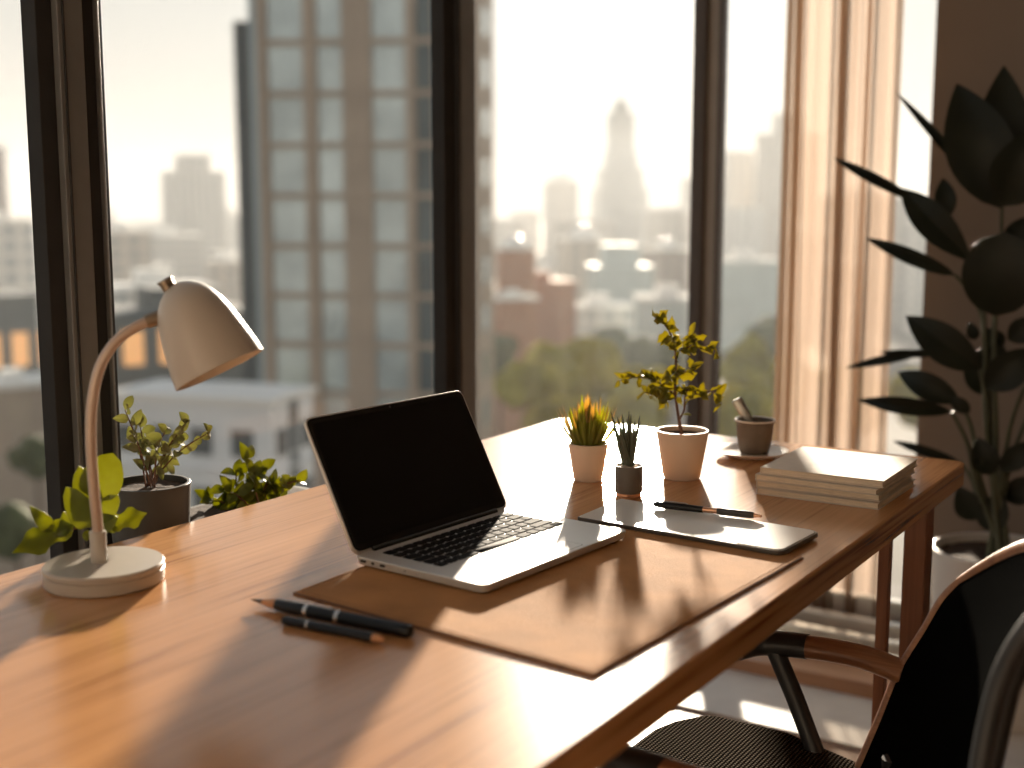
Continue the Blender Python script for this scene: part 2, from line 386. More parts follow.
# window wall along the desk
def mullion(name, x0, x1, y0=YA, dep=0.045, k1=0.24, k2=0.62):
    bm = bmesh.new(); wd = x1 - x0
    box(bm, (x0, y0 + 0.012, 0.0), (x0 + wd * k1, y0 + dep, ZC))
    box(bm, (x0 + wd * k1, y0, 0.0), (x0 + wd * k2, y0 + dep + 0.01, ZC), 1)
    box(bm, (x0 + wd * k2, y0 + 0.012, 0.0), (x1, y0 + dep, ZC))
    box(bm, (x0 + wd * 0.30, y0 - 0.003, 0.0), (x0 + wd * 0.33, y0 + 0.01, ZC))
    box(bm, (x0 + wd * 0.86, y0 + 0.004, 0.0), (x0 + wd * 0.90, y0 + 0.02, ZC), 1)
    return struct(name, bm, ['frame', 'frame2'], smooth=False, bevel=0.002)
mullion('trim_1', -1.046, -0.930)
mullion('trim_2', -0.062, 0.045, k1=0.42, k2=0.90)
mullion('trim_3', -2.25, -2.11)
mullion('trim_4', -3.45, -3.31)
bm = bmesh.new()      # corner post, reddish dark inner face and a grey steel face
box(bm, (XB - 0.045, YA - 0.004, 0), (XB + 0.02, YA + 0.035, ZC))
box(bm, (XB - 0.020, YA - 0.036, 0), (XB + 0.012, YA - 0.004, ZC), 1)
box(bm, (XB - 0.024, YA - 0.050, 0), (XB + 0.012, YA - 0.036, ZC), 0)
M['postface'] = mat('taupe_post_face', (0.34, 0.31, 0.28), 0.5, var=0.05)
M['postdark'] = mat('brown_post', (0.07, 0.05, 0.04), 0.45)
struct('trim_5', bm, ['postdark', 'postface'], smooth=False, bevel=0.002)
bm = bmesh.new(); box(bm, (XL, YA, 0), (XB, YA + 0.07, 0.10)); box(bm, (XL, YA, ZC - 0.08), (XB, YA + 0.07, ZC))
struct('trim_6', bm, 'frame', smooth=False)
xs = [XL, -3.38, -2.18, -1.02, -0.035, XB - 0.02]
for i in range(5):
    struct('window_%d' % (i + 1), BX((xs[i], YA + 0.040, 0.09), (xs[i + 1], YA + 0.046, ZC - 0.05)), 'glass', smooth=False)
# window wall across the end of the desk
struct('window_6', BX((XB + 0.005, -0.43, 0.12), (XB + 0.011, YA, ZC - 0.05)), 'glass', smooth=False)
struct('trim_7', BX((XB - 0.02, -0.43, ZC - 0.1), (XB + 0.06, YA, ZC)), 'frame')
bm = bmesh.new()
box(bm, (0.68, -0.95, 0.0), (0.76, YA, 0.042)); box(bm, (0.76, -0.95, 0), (XB, YA, 0.036))
struct('trim_8', bm, 'sill', bevel=0.003)
bm = bmesh.new()
for k, (x, h) in enumerate(((0.80, 0.06), (0.92, 0.055), (1.04, 0.065), (1.16, 0.11))):
    box(bm, (x, -0.93, 0.036), (x + 0.035, YA - 0.01, 0.036 + h * 0.6))
struct('trim_9', bm, 'rail', bevel=0.004)
struct('floor_reflection_strip', BX((0.40, -2.2, 0.0), (0.68, YA, 0.006)), 'floor_reflection')  # added pale strip, paints the window's reflection onto the floor by the sill
struct('baseboard_right', BX((XB - 0.015, YF, 0), (XB, -0.95, 0.09)), 'wall')

# curtain
def curtain():
    bm = bmesh.new(); n = 260; prof = []
    y0, y1 = -0.035, -0.352
    for i in range(n + 1):
        t = i / n
        ph = 2 * PI * (13 * t + 0.55 * math.sin(2 * PI * t * 1.7) + 0.25 * math.sin(2 * PI * t * 4.1))
        amp = 0.020 + 0.017 * math.sin(16.0 * t + 1)
        prof.append((XB - 0.085 + amp * math.sin(ph), y0 + (y1 - y0) * t + 0.006 * math.sin(ph * 0.5 + 1), ph, amp))
    zs = [0.05, 0.35, 0.8, 1.3, 1.9, 2.62]; rows = []
    for z in zs:
        k = (2.62 - z) / 2.57
        rows.append([bm.verts.new((x + 0.006 * k * math.sin(ph * 0.5 + z * 2), y * 1.0 + 0.010 * k * math.sin(ph * 0.31 + z), z)) for x, y, ph, a in prof])
    for a, b in zip(rows, rows[1:]):
        for i in range(n): bm.faces.new((a[i], a[i + 1], b[i + 1], b[i]))
    t = thing('sheer_curtain', 'sheer peach curtain gathered in vertical folds beside the wall and the tall plant', 'curtain', (XB - 0.085, -0.2, 0))
    obj('curtain_fabric', bm, 'sheer', t, solid=0.0006)
    b2 = bmesh.new(); rod(b2, (XB - 0.085, -0.6, 2.66), (XB - 0.085, YA - 0.1, 2.66), 0.012)
    for y in (-0.55, YA - 0.11): rod(b2, (XB - 0.085, y, 2.66), (XB - 0.085, y, ZC), 0.006)
    obj('curtain_rail', b2, 'frame', t)
curtain()

# ================================================================== THE DESK
DZ = 0.75
dk = thing('desk', 'long oak desk with thick top standing by the windows', 'desk', (-1.0, -0.41, 0))
bm = bmesh.new(); prism(bm, rrect(-2.15, -0.82, 0.0, 0.0, 0.022), DZ - 0.040, DZ)
obj('tabletop', bm, 'desk', dk, bevel=0.003)
for (x, y) in ((-0.248, -0.818), (-0.248, -0.06), (-1.98, -0.818), (-1.98, -0.06)):
    obj('leg', BX((x, y, 0), (x + 0.048, y + 0.035, DZ - 0.040)), 'deskleg', dk, bevel=0.003)
obj('leg', BX((-0.262, -0.766, 0), (-0.242, -0.748, DZ - 0.04)), 'deskleg', dk, bevel=0.002)
obj('stretcher', BX((-1.95, -0.05, 0.60), (-0.26, -0.02, 0.66)), 'deskleg', dk, bevel=0.002)

# window bench with the planters
wb = thing('plant_bench', 'low dark bench between the desk and the window carrying planters', 'bench', (-0.7, 0.12, 0))
obj('bench_top', BX((-1.09, 0.03, 0.59), (-0.25, 0.215, 0.615)), 'deskleg', wb, bevel=0.003)
for x in (-1.07, -0.30):
    for y in (0.04, 0.18): obj('leg', BX((x, y, 0), (x + 0.03, y + 0.025, 0.59)), 'frame', wb)

# desk mat
mt = thing('desk_mat', 'tan leather desk mat lying under the laptop', 'desk mat', (-1.0, -0.56, DZ))
P4 = [(-1.190, -0.350), (-1.225, -0.762), (-0.815, -0.788), (-0.735, -0.785), (-0.735, -0.350)]
def inset(pts, d):
    c = Vector((sum(p[0] for p in pts) / len(pts), sum(p[1] for p in pts) / len(pts)))
    return [tuple(c + (Vector(p) - c) * (1 - d / (Vector(p) - c).length)) for p in pts]
P4 = [(-1.190, -0.350), (-1.225, -0.762), (-0.735, -0.790), (-0.735, -0.350)]
bm = bmesh.new(); prism(bm, P4, DZ, DZ + 0.0026); obj('mat_base', bm, 'leatheredge', mt, bevel=0.0008)
bm = bmesh.new(); prism(bm, inset(P4, 0.003), DZ + 0.0026, DZ + 0.0034); obj('leather_top', bm, 'leather', mt, bevel=0.0003)
bm = bmesh.new()
q = inset(P4, 0.010)
for i in range(4):
    a, b = Vector((*q[i], DZ + 0.0036)), Vector((*q[(i + 1) % 4], DZ + 0.0036)); L = (b - a).length; n = int(L / 0.006); d = (b - a) / n
    for k in range(n): rod(bm, a + d * (k + 0.15), a + d * (k + 0.75), 0.00035, seg=4)
obj('stitching', bm, 'leatheredge', mt)

# ------------------------------------------------------------------ laptop
ZL = DZ + 0.0034
A = Vector((-1.087, -0.544)); dr = Vector((0.99702, -0.07719))
lp = thing('laptop', 'open silver laptop with dark screen standing on the tan desk mat', 'laptop', (A.x, A.y, ZL), math.atan2(dr.y, dr.x))
LW, LD = 0.308, 0.205
bm = bmesh.new(); prism(bm, rrect(0, 0, LW, LD, 0.011), 0.0022, 0.0125)
for v in bm.verts:
    if v.co.z < 0.005: v.co.x = LW / 2 + (v.co.x - LW / 2) * 0.985; v.co.y = LD / 2 + (v.co.y - LD / 2) * 0.98
obj('base', bm, 'alu', lp, local=True, bevel=0.0012)
for (x, y) in ((0.02, 0.02), (LW - 0.02, 0.02), (0.02, LD - 0.02), (LW - 0.02, LD - 0.02)):
    bm = bmesh.new(); lathe(bm, [(0, 0), (0.006, 0), (0.006, 0.003), (0, 0.003)], (x, y, 0), 16); obj('rubber_foot', bm, 'port', lp, local=True)
ZT = 0.0125
bm = bmesh.new(); prism(bm, rrect(0.024, 0.083, LW - 0.024, 0.186, 0.003, 3), ZT - 0.0004, ZT + 0.00015); KB = obj('keyboard', bm, 'alu', lp, local=True)
bm = bmesh.new()
kx0, kx1, ky0, ky1 = 0.0265, LW - 0.0265, 0.0855, 0.1835
rows = [[1.0] * 14, [1.0] * 13 + [1.5], [1.5] + [1.0] * 13, [1.8] + [1.0] * 11 + [1.9], [2.3] + [1.0] * 10 + [2.4], [1, 1, 1, 1.3, 5.0, 1.3, 1, 1, 1, 1]]
nr = len(rows); ph = (ky1 - ky0) / nr
for ri, rw in enumerate(rows):
    u = (kx1 - kx0) / sum(rw); x = kx0; y1_ = ky1 - ri * ph
    for kw in rw:
        g = 0.0014; b_ = bmesh.new()
        prism(b_, rrect(x + g, y1_ - ph + g, x + kw * u - g, y1_ - g, 0.0015, 2), ZT + 0.0001, ZT + 0.0013)
        for v in b_.verts:
            if v.co.z > ZT + 0.001:
                v.co.x += (x + kw * u / 2 - v.co.x) * 0.04; v.co.y += (y1_ - ph / 2 - v.co.y) * 0.05
        obj('key', b_, 'key', KB, local=True)
        x += kw * u
bm = bmesh.new(); prism(bm, rrect(0.093, 0.008, 0.211, 0.077, 0.004, 4), ZT - 0.0003, ZT + 0.00022)
obj('trackpad', bm, 'alu', lp, local=True, bevel=0.0001)
bm = bmesh.new()
fr = rrect(0.0922, 0.0072, 0.2118, 0.0778, 0.0045, 4); prism(bm, fr, ZT - 0.0004, ZT + 0.00008); obj('trackpad_gap', bm, 'port', lp, local=True)
for (y, hw, rnd) in ((0.188, 0.0045, 0), (0.172, 0.0030, 1), (0.156, 0.0042, 0), (0.120, 0.0012, 1)):
    bm = bmesh.new()
    z = 0.0078; pts = rrect(y - hw, z - 0.0016, y + hw, z + 0.0016, 0.0015, 3) if not rnd else [(y + hw * 0.7 * math.cos(a * PI / 8), z + hw * 0.6 * math.sin(a * PI / 8)) for a in range(16)]
    a_ = [bm.verts.new((-0.0003, p[0], p[1])) for p in pts]; b_ = [bm.verts.new((0.004, p[0], p[1])) for p in pts]
    bm.faces.new(a_); bm.faces.new(b_[::-1])
    for i in range(len(pts)): bm.faces.new((a_[i], b_[i], b_[(i + 1) % len(pts)], a_[(i + 1) % len(pts)]))
    obj('port', bm, 'port', lp, local=True)
bm = bmesh.new(); rod(bm, (0.03, LD - 0.004, ZT), (LW - 0.03, LD - 0.004, ZT), 0.0048, seg=20); obj('hinge', bm, 'bezel', lp, local=True)
TL, LH = R(28), 0.182
HM = Matrix.Translation((0, LD - 0.004, ZT + 0.0005)) @ Matrix.Rotation(-TL, 4, 'X')
def lid_prism(x0, z0, x1, z1, r, yb, yf):
    b = bmesh.new(); prism(b, rrect(x0, z0, x1, z1, r, 6), yb, yf)
    bmesh.ops.transform(b, matrix=HM @ Matrix.Rotation(R(90), 4, 'X'), verts=b.verts); return b
LID = obj('lid', lid_prism(0, 0, LW, LH, 0.011, -0.0048, 0), 'alu', lp, local=True, bevel=0.0008)
sc_ = obj('bezel', lid_prism(0.0022, 0.003, LW - 0.0022, LH - 0.0022, 0.009, -0.0002, 0.0005), 'bezel', LID, local=True)
obj('screen', lid_prism(0.008, 0.012, LW - 0.008, LH - 0.009, 0.003, 0.0004, 0.0007), 'screen', LID, local=True)
bm = bmesh.new(); lathe(bm, [(0, 0), (0.0016, 0), (0.0016, 0.0004), (0, 0.0004)], (LW / 2, LH - 0.0055, 0.0005), 12, mat4=HM @ Matrix.Rotation(R(90), 4, 'X'))
obj('webcam', bm, 'tabledge', LID, local=True)

# ------------------------------------------------------------------ lamp
LB = Q(104, 561, 0.7745); LB.z = DZ
la = thing('desk_lamp', 'cream desk lamp with a bell shade and curved neck on the left of the desk', 'lamp', LB)
bm = bmesh.new(); lathe(bm, [(0, 0), (0.066, 0), (0.0685, 0.002), (0.0690, 0.0150), (0.0675, 0.0160), (0.0690, 0.0170), (0.0690, 0.0215), (0.0672, 0.0238), (0, 0.0245)], LB, 72)
obj('base', bm, 'lamp', la)
s0 = V(99, 560, LB); s1 = V(99, 530, LB)
bm = bmesh.new(); lathe(bm, [(0, 0), (0.0095, 0), (0.0095, 0.036), (0.0086, 0.0375), (0, 0.0375)], (s0.x, s0.y, DZ + 0.0240), 32)
obj('collar', bm, 'lamp', la)
neck = spline([V(99, 545, LB), V(97.5, 525, LB), V(94, 490, LB), V(91, 445, LB), V(92, 405, LB), V(99, 370, LB), V(113, 345, LB), V(132, 329, LB), V(151, 320, LB)], 8)
bm = bmesh.new(); tube(bm, neck, 0.0062, 20); M['neckm'] = mat('warm_satin_neck', (0.50, 0.39, 0.32), 0.38, metal=0.25, var=0.04)
obj('neck', bm, 'neckm', la, label='peach-toned curved neck')
tw = (CAM - LB); tw.z = 0; tw.normalize()
# bell shade
ap = V(176.5, 284, LB); oc = V(219, 369.5, LB)
ax = (oc - ap).normalized(); ax = (ax + tw * 0.24).normalized(); Lsh = (oc - ap).length
zq = ax.to_track_quat('Z', 'Y').to_matrix().to_4x4()
SM = Matrix.Translation(ap) @ zq
Ro = 0.0555
outer = [(0, -0.001), (0.009, 0.0004), (0.018, 0.0045), (0.027, 0.0120), (0.0345, 0.022), (0.0405, 0.035), (0.0458, 0.053), (0.0500, 0.075), (0.0535, 0.094), (Ro, Lsh)]
inner = [(r_ - 0.0018 if r_ > 0.002 else 0, z + 0.0018 if z < Lsh - 0.001 else z) for r_, z in outer][::-1]
bm = bmesh.new(); lathe(bm, outer + [(Ro - 0.0018, Lsh)], (0, 0, 0), 64, SM); SH = obj('lamp_shade', bm, 'lamp', la)
bm = bmesh.new(); lathe(bm, inner, (0, 0, 0), 64, SM); obj('shade_lining', bm, 'lampin', SH)
bm = bmesh.new(); lathe(bm, [(0, 0.035), (0.012, 0.035), (0.013, 0.05), (0.022, 0.066), (0.024, 0.078), (0.016, 0.09), (0, 0.094)], (0, 0, 0), 32, SM); obj('bulb', bm, 'white', la)
kb = V(171, 291, LB); kt = V(165, 281, LB)
bm = bmesh.new(); rod(bm, kb, kt, 0.0085, 0.0085, 24); e = (kt - kb).normalized(); rod(bm, kt - e * 0.0015, kt + e * 0.002, 0.0100, 0.0095, 24)
obj('knob', bm, 'bronze', la, label='small round metal knob', bevel=0.0008)
bm = bmesh.new(); rod(bm, V(146, 322, LB), V(163, 316, LB), 0.0082, 0.0088, 24); obj('socket', bm, 'bronze', la, bevel=0.0006)

# sprig behind the lamp
SG = Vector((-1.238, -0.048, DZ))
sg = thing('leafy_sprig', 'bright green leafy sprig rising behind the lamp base', 'plant', SG)
bm = bmesh.new()
def LF(b0, t0, wpx, nrm=None, p0=SG, k=0.00125, back0=0, back1=0, **kw):
    a_, b_ = V(*b0, p0, back0), V(*t0, p0, back1)
    n_ = nrm if nrm is not None else (CAM - a_)
    leaf(bm, a_, b_, wpx * k, n_, **kw)
rnd_prof = lambda t: math.sin(PI * min(1, t ** 0.75)) ** 0.5
LF((94, 500), (113, 453), 40, prof=rnd_prof, fold=0.12, sag=0.05, back1=0.01)
LF((93, 516), (79, 466), 27, prof=rnd_prof, fold=0.3, sag=0.08, back0=0.01)
LF((91, 527), (66, 487), 27, prof=rnd_prof, fold=0.3, back1=-0.01)
LF((96, 522), (118, 494), 22, prof=rnd_prof, fold=0.2)
LF((98, 526), (118, 517), 20, fold=0.4, back1=-0.01)
LF((106, 526), (147, 513), 20, fold=0.25, lobes=2, sag=0.1, back1=0.015)
LF((74, 524), (12, 553), 25, fold=0.3, lobes=2, sag=-0.14, back1=-0.02)
LF((52, 531), (30, 506), 15, fold=0.3, sag=0.1, back1=-0.02)
LF((66, 533), (64, 511), 11, fold=0.2)
LF((70, 527), (54, 536), 12, fold=0.3)
LF((88, 530), (86, 541), 9, fold=0.3); LF((110, 525), (115, 533), 8)
obj('foliage', bm, 'leafy', sg)
bm = bmesh.new(); tube(bm, spline([SG, V(100, 540, SG), V(96, 526, SG), V(82, 527, SG), V(60, 532, SG)], 5), [0.0024, 0.0012], 8)
tube(bm, spline([V(96, 526, SG), V(94, 510, SG), V(96, 495, SG)], 4), [0.0018, 0.001], 8); tube(bm, spline([V(96, 526, SG), V(104, 524, SG), V(114, 522, SG)], 4), [0.0018, 0.001], 8)
obj('stem', bm, 'twig', sg)

# ------------------------------------------------------------------ planters on the bench
def pot_mesh(h, rt, rb, c, lip=0.004, wall=0.004, seg=56):
    bm = bmesh.new()
    lathe(bm, [(0, 0), (rb * 0.94, 0), (rb, 0.003), (rb + (rt - rb) * 0.5, h * 0.5), (rt, h - lip), (rt, h - 0.0008), (rt - 0.001, h), (rt - wall + 0.001, h), (rt - wall, h - 0.001), (rt - wall - 0.001, h - 0.012), (0, h - 0.014)], c, seg)
    return bm
def disc(c, r, h, amp=0.001, seg=40):
    bm = bmesh.new(); lathe(bm, [(0, h), (r * 0.3, h), (r * 0.6, h), (r * 0.85, h), (r, h - 0.002), (r, h - 0.012), (0, h - 0.012)], c, seg)
    for v in bm.verts:
        if v.co.z > c[2] + h - 0.004: v.co.z += noise.noise(v.co * 180) * amp
    return bm
p1 = Vector((-0.987, 0.120, 0.615))
t = thing('potted_plant', 'round charcoal planter with pale olive foliage behind the lamp', 'potted plant', p1)
obj('pot', pot_mesh(0.170, 0.060, 0.050, p1, wall=0.006), 'potd', t); obj('soil', disc(p1, 0.053, 0.163, 0.002), 'soil', t)
bm = bmesh.new(); b2 = bmesh.new(); rg = random.Random(3)
pt = p1 + Vector((0, 0, 0.163))
for (bx_, by_) in ((125, 410), (140, 425), (165, 432), (190, 420), (210, 432), (150, 452), (132, 440), (178, 440)):
    e = V(bx_, by_, p1, rg.uniform(-0.02, 0.03)); e.y = min(e.y, YA - 0.025)
    crv = spline([pt + Vector((rg.uniform(-.01, .01), rg.uniform(-.01, .01), 0)), (pt + e) / 2 + Vector((0, 0, 0.012)), e], 5)
    tube(b2, crv, [0.0016, 0.0008], 6)
    for k in range(9):
        p = crv[min(len(crv) - 1, int((0.35 + 0.65 * k / 8) * (len(crv) - 1)))]; d = Vector((rg.uniform(-1, 1), rg.uniform(-.5, .2), rg.uniform(-.6, 1))).normalized()
        leaf(bm, p, p + d * rg.uniform(0.016, 0.030), 0.014, (rg.uniform(-1, 1), -1, rg.uniform(-.3, 1)), n=5)
obj('foliage', bm, 'olive', t); obj('stem', b2, 'twig', t)

p2 = Vector((-0.765, 0.125, 0.615))
t = thing('planter_bowl', 'low dark planter with bushy yellow-green leaves between lamp and laptop', 'potted plant', p2)
bm = bmesh.new(); prism(bm, rrect(p2.x - 0.145, p2.y - 0.075, p2.x + 0.135, p2.y + 0.075, 0.03, 6), p2.z, p2.z + 0.086)
obj('pot', bm, 'potd', t, bevel=0.004)
bm = bmesh.new(); prism(bm, rrect(p2.x - 0.150, p2.y - 0.080, p2.x + 0.140, p2.y + 0.080, 0.034, 6), p2.z + 0.080, p2.z + 0.090)
obj('rim', bm, 'potg', t, bevel=0.003)
bm = bmesh.new(); prism(bm, rrect(p2.x - 0.135, p2.y - 0.066, p2.x + 0.125, p2.y + 0.066, 0.026, 6), p2.z + 0.086, p2.z + 0.0915); obj('soil', bm, 'soil', t)
bm = bmesh.new(); b2 = bmesh.new(); rg = random.Random(5)
tops = [(205, 502), (222, 488), (236, 470), (243, 455), (258, 468), (270, 478), (288, 486), (300, 480), (262, 492), (232, 496), (215, 510), (280, 500), (248, 480)]
for (bx_, by_) in tops:
    e = V(bx_, by_, p2, rg.uniform(-0.03, 0.02)); e.y = min(e.y, YA - 0.03)
    s_ = Vector((p2.x + (e.x - p2.x) * 0.6, p2.y + rg.uniform(-.03, .03), p2.z + 0.09))
    crv = spline([s_, (s_ + e) / 2 + Vector((0, 0, 0.006)), e], 5); tube(b2, crv, [0.0018, 0.001], 6)
    for k in range(7):
        p = crv[min(len(crv) - 1, int((0.3 + 0.7 * k / 6) * (len(crv) - 1)))]; d = Vector((rg.uniform(-1, 1), rg.uniform(-.6, .3), rg.uniform(-.2, 1))).normalized()
        leaf(bm, p, p + d * rg.uniform(0.022, 0.038), 0.018, (rg.uniform(-1, 1), -1, rg.uniform(-.2, 1)), n=5)
obj('foliage', bm, 'leafy', t); obj('stem', b2, 'twig', t)

# ------------------------------------------------------------------ small pots on the desk
c = Q(588, 479.5); c.z = DZ
t = thing('succulent_pot', 'small cream pot with a spiky succulent tipped yellow and pink', 'potted plant', c)
obj('pot', pot_mesh(0.061, 0.0325, 0.0240, c, wall=0.003), 'potc', t); obj('soil', disc(c, 0.0282, 0.0555), 'soil', t)
bm = bmesh.new(); rg = random.Random(11); ct = c + Vector((0, 0, 0.054))
for ring, (cnt, ang, ln, wd) in enumerate(((12, 6, .076, .010), (18, 16, .078, .010), (24, 27, .074, .0075), (28, 39, .068, .0065))):
    for k in range(cnt):
        a = 2 * PI * (k + rg.random() * .7) / cnt; el = R(ang + rg.uniform(-5, 5))
        d = Vector((math.cos(a) * math.sin(el), math.sin(a) * math.sin(el), math.cos(el))); L = ln * rg.uniform(.82, 1.08)
        b0 = ct + Vector((math.cos(a), math.sin(a), 0)) * (0.004 + 0.005 * ring)
        spike(bm, b0, b0 + d * L, wd, bend=0.10, side=Vector((0, 0, 1)), mi=0, tipmi=1 if rg.random() < .6 else 0)
obj('foliage', bm, ['succ', 'succtip'], t)

c = Q(628.5, 495); c.z = DZ
t = thing('aloe_pot', 'tiny charcoal pot with copper base ring and upright grey-green blades', 'potted plant', c)
bm = bmesh.new(); lathe(bm, [(0, 0.005), (0.0205, 0.005), (0.0215, 0.006), (0.0215, 0.046), (0.021, 0.047), (0.0195, 0.047), (0.019, 0.046), (0.019, 0.040), (0, 0.040)], c, 48); obj('pot', bm, 'potg', t)
bm = bmesh.new(); lathe(bm, [(0, 0), (0.0185, 0), (0.0195, 0.001), (0.0195, 0.0052), (0, 0.0052)], c, 48); obj('base_ring', bm, 'copper', t)
obj('gravel', disc(c, 0.0188, 0.0455, 0.003), 'gravel', t)
bm = bmesh.new(); rg = random.Random(2); ct = c + Vector((0, 0, 0.043))
for (px, py) in ((611, 419), (617, 423), (622, 420), (627, 425), (631, 421), (635, 427), (640, 422), (641, 428), (615, 432), (624, 430), (633, 433), (619, 438), (629, 418), (637, 436)):
    tp = V(px, py - 7, c, rg.uniform(-0.012, 0.012)); b0 = ct + Vector(((px - 626) * 0.00025, rg.uniform(-.005, .005), 0))
    spike(bm, b0, tp, 0.0072, bend=0.0, side=tuple(CAM - b0), sink=0.5)
obj('foliage', bm, 'aloe', t)

c = Q(681.5, 477.5); c.z = DZ; c3 = c.copy()
t = thing('sapling_pot', 'cream tapered pot with a slender young tree of lit yellow-green leaves', 'potted plant', c)
obj('pot', pot_mesh(0.079, 0.0425, 0.0305, c, wall=0.0035), 'potc', t); obj('soil', disc(c, 0.0375, 0.0720, 0.002), 'soil', t)
bm = bmesh.new(); br = []
def B(pts, r0, r1, bk=0.0, first=None):
    P = [V(px, py, c3, bk * i / max(1, len(pts) - 1)) for i, (px, py) in enumerate(pts)]
    if first is not None: P[0] = first
    s_ = spline(P, 5); tube(bm, s_, [r0, r1], 8); br.append(s_); return s_
B([(681, 440), (680, 425), (677.5, 410), (675, 390), (676, 366), (673, 340), (664, 324), (652, 315)], 0.0032, 0.0008, 0.0, first=c3 + Vector((0, 0, 0.070)))
B([(679, 420), (684, 410), (685, 396), (690, 386)], 0.0018, 0.001, -0.01)
B([(675, 395), (661, 384), (645, 378), (633, 378), (619, 381)], 0.0016, 0.0005, 0.012)
B([(676, 388), (690, 389), (700, 395), (712, 391), (722, 404)], 0.0015, 0.0005, -0.012)
B([(676, 362), (680, 350), (692, 347), (705, 350), (717, 356)], 0.0015, 0.0005, 0.012)
B([(675, 398), (664, 400), (656, 396), (645, 392)], 0.0014, 0.0006, -0.014)
B([(690, 347), (696, 340), (692, 334)], 0.0011, 0.0005, 0.0)
B([(677, 370), (688, 372), (692, 366)], 0.0011, 0.0005, -0.012)
obj('trunk', bm, 'twig', t)
bm = bmesh.new(); rg = random.Random(21)
def lf_at(p, size, dv=None):
    d = dv or Vector((rg.uniform(-1, 1), rg.uniform(-1, 1), rg.uniform(-.7, .8))).normalized()
    leaf(bm, p, p + d * size, size * rg.uniform(.42, .6), (rg.uniform(-1, 1), rg.uniform(-1, .3), rg.uniform(-.2, 1)), n=7, fold=0.35, sag=rg.uniform(-.1, .2), th=0.0005, lobes=rg.choice((0, 2, 2)))
for bi, s_ in enumerate(br):
    dens = (30, 5, 20, 14, 18, 18, 8, 9)[bi]
    for k in range(dens):
        f = 0.42 + 0.58 * k / max(1, dens - 1) if bi == 0 else 0.25 + 0.75 * k / max(1, dens - 1)
        lf_at(s_[int(f * (len(s_) - 1))], rg.uniform(.014, .028))
for (px, py, sz) in ((672, 386, .03), (690, 385, .032), (664, 378, .028), (686, 395, .028), (668, 392, .026), (655, 388, .026), (680, 378, .03), (672, 350, .026), (680, 345, .024), (696, 345, .024), (668, 332, .026), (664, 325, .022), (676, 400, .022), (692, 400, .02), (648, 385, .02), (722, 396, .026), (716, 392, .022)):
    p = V(px, py, c3, rg.uniform(-.015, .015)); lf_at(p, sz, Vector((rg.uniform(-.6, .6), rg.uniform(-.4, .4), rg.uniform(-.8, .8))).normalized())
obj('foliage', bm, 'leafs', t)

# ------------------------------------------------------------------ cup, saucer, spoon
c = Q(751, 456); c.z = DZ
bm = bmesh.new(); lathe(bm, [(0, 0), (0.034, 0), (0.036, 0.002), (0.050, 0.004), (0.064, 0.0095), (0.0655, 0.0115), (0.064, 0.0120), (0.050, 0.0075), (0.035, 0.0055), (0, 0.0055)], c, 64)
o = obj('saucer', bm, 'saucer'); tag(o, 'cream saucer under the taupe cup', 'saucer')
cc = c + Vector((0.004, -0.004, 0.0056))
t = thing('cup', 'taupe stoneware cup standing on the cream saucer', 'cup', cc)
bm = bmesh.new(); lathe(bm, [(0, 0), (0.0225, 0), (0.0248, 0.002), (0.0288, 0.015), (0.0312, 0.035), (0.0325, 0.054), (0.0355, 0.0565), (0.0358, 0.0585), (0.0350, 0.0600), (0.0318, 0.0592), (0.0305, 0.054), (0.0290, 0.030), (0.0260, 0.012), (0, 0.010)], cc, 64)
obj('body', bm, 'cup', t)
bm = bmesh.new(); lathe(bm, [(0, 0.0525), (0.0298, 0.0525), (0.0298, 0.050), (0, 0.050)], cc, 48); obj('drink', bm, 'tea', t)
bm = bmesh.new(); lathe(bm, [(0.0352, 0.0577), (0.0362, 0.0585), (0.0352, 0.0605), (0.0330, 0.0603), (0.0320, 0.0592), (0.0330, 0.0585)], cc, 64); obj('rim', bm, 'saucer', t, label='pale glazed rim')
a = V(753, 428, cc, 0.0); b = V(736.5, 399, cc, 0.0)
bm = bmesh.new(); d = (b - a).normalized(); tube(bm, [a - d * 0.030, a - d * 0.012, a, a + (b - a) * .5, b - d * 0.002, b], [0.004, 0.005, 0.0068, 0.0088, 0.0096, 0.0070], 12, flat=(1, 0.28), upv=(CAM - a))
lathe(bm, [(0, -0.010), (0.006, -0.008), (0.009, 0), (0.006, 0.008), (0, 0.010)], (0, 0, 0), 14, Matrix.Translation(a - d * 0.034) @ d.to_track_quat('Z', 'Y').to_matrix().to_4x4() @ Matrix.Diagonal((1, 0.3, 1, 1)))
o = obj('spoon', bm, 'steel'); tag(o, 'flat-handled metal spoon leaning out of the taupe cup', 'spoon')

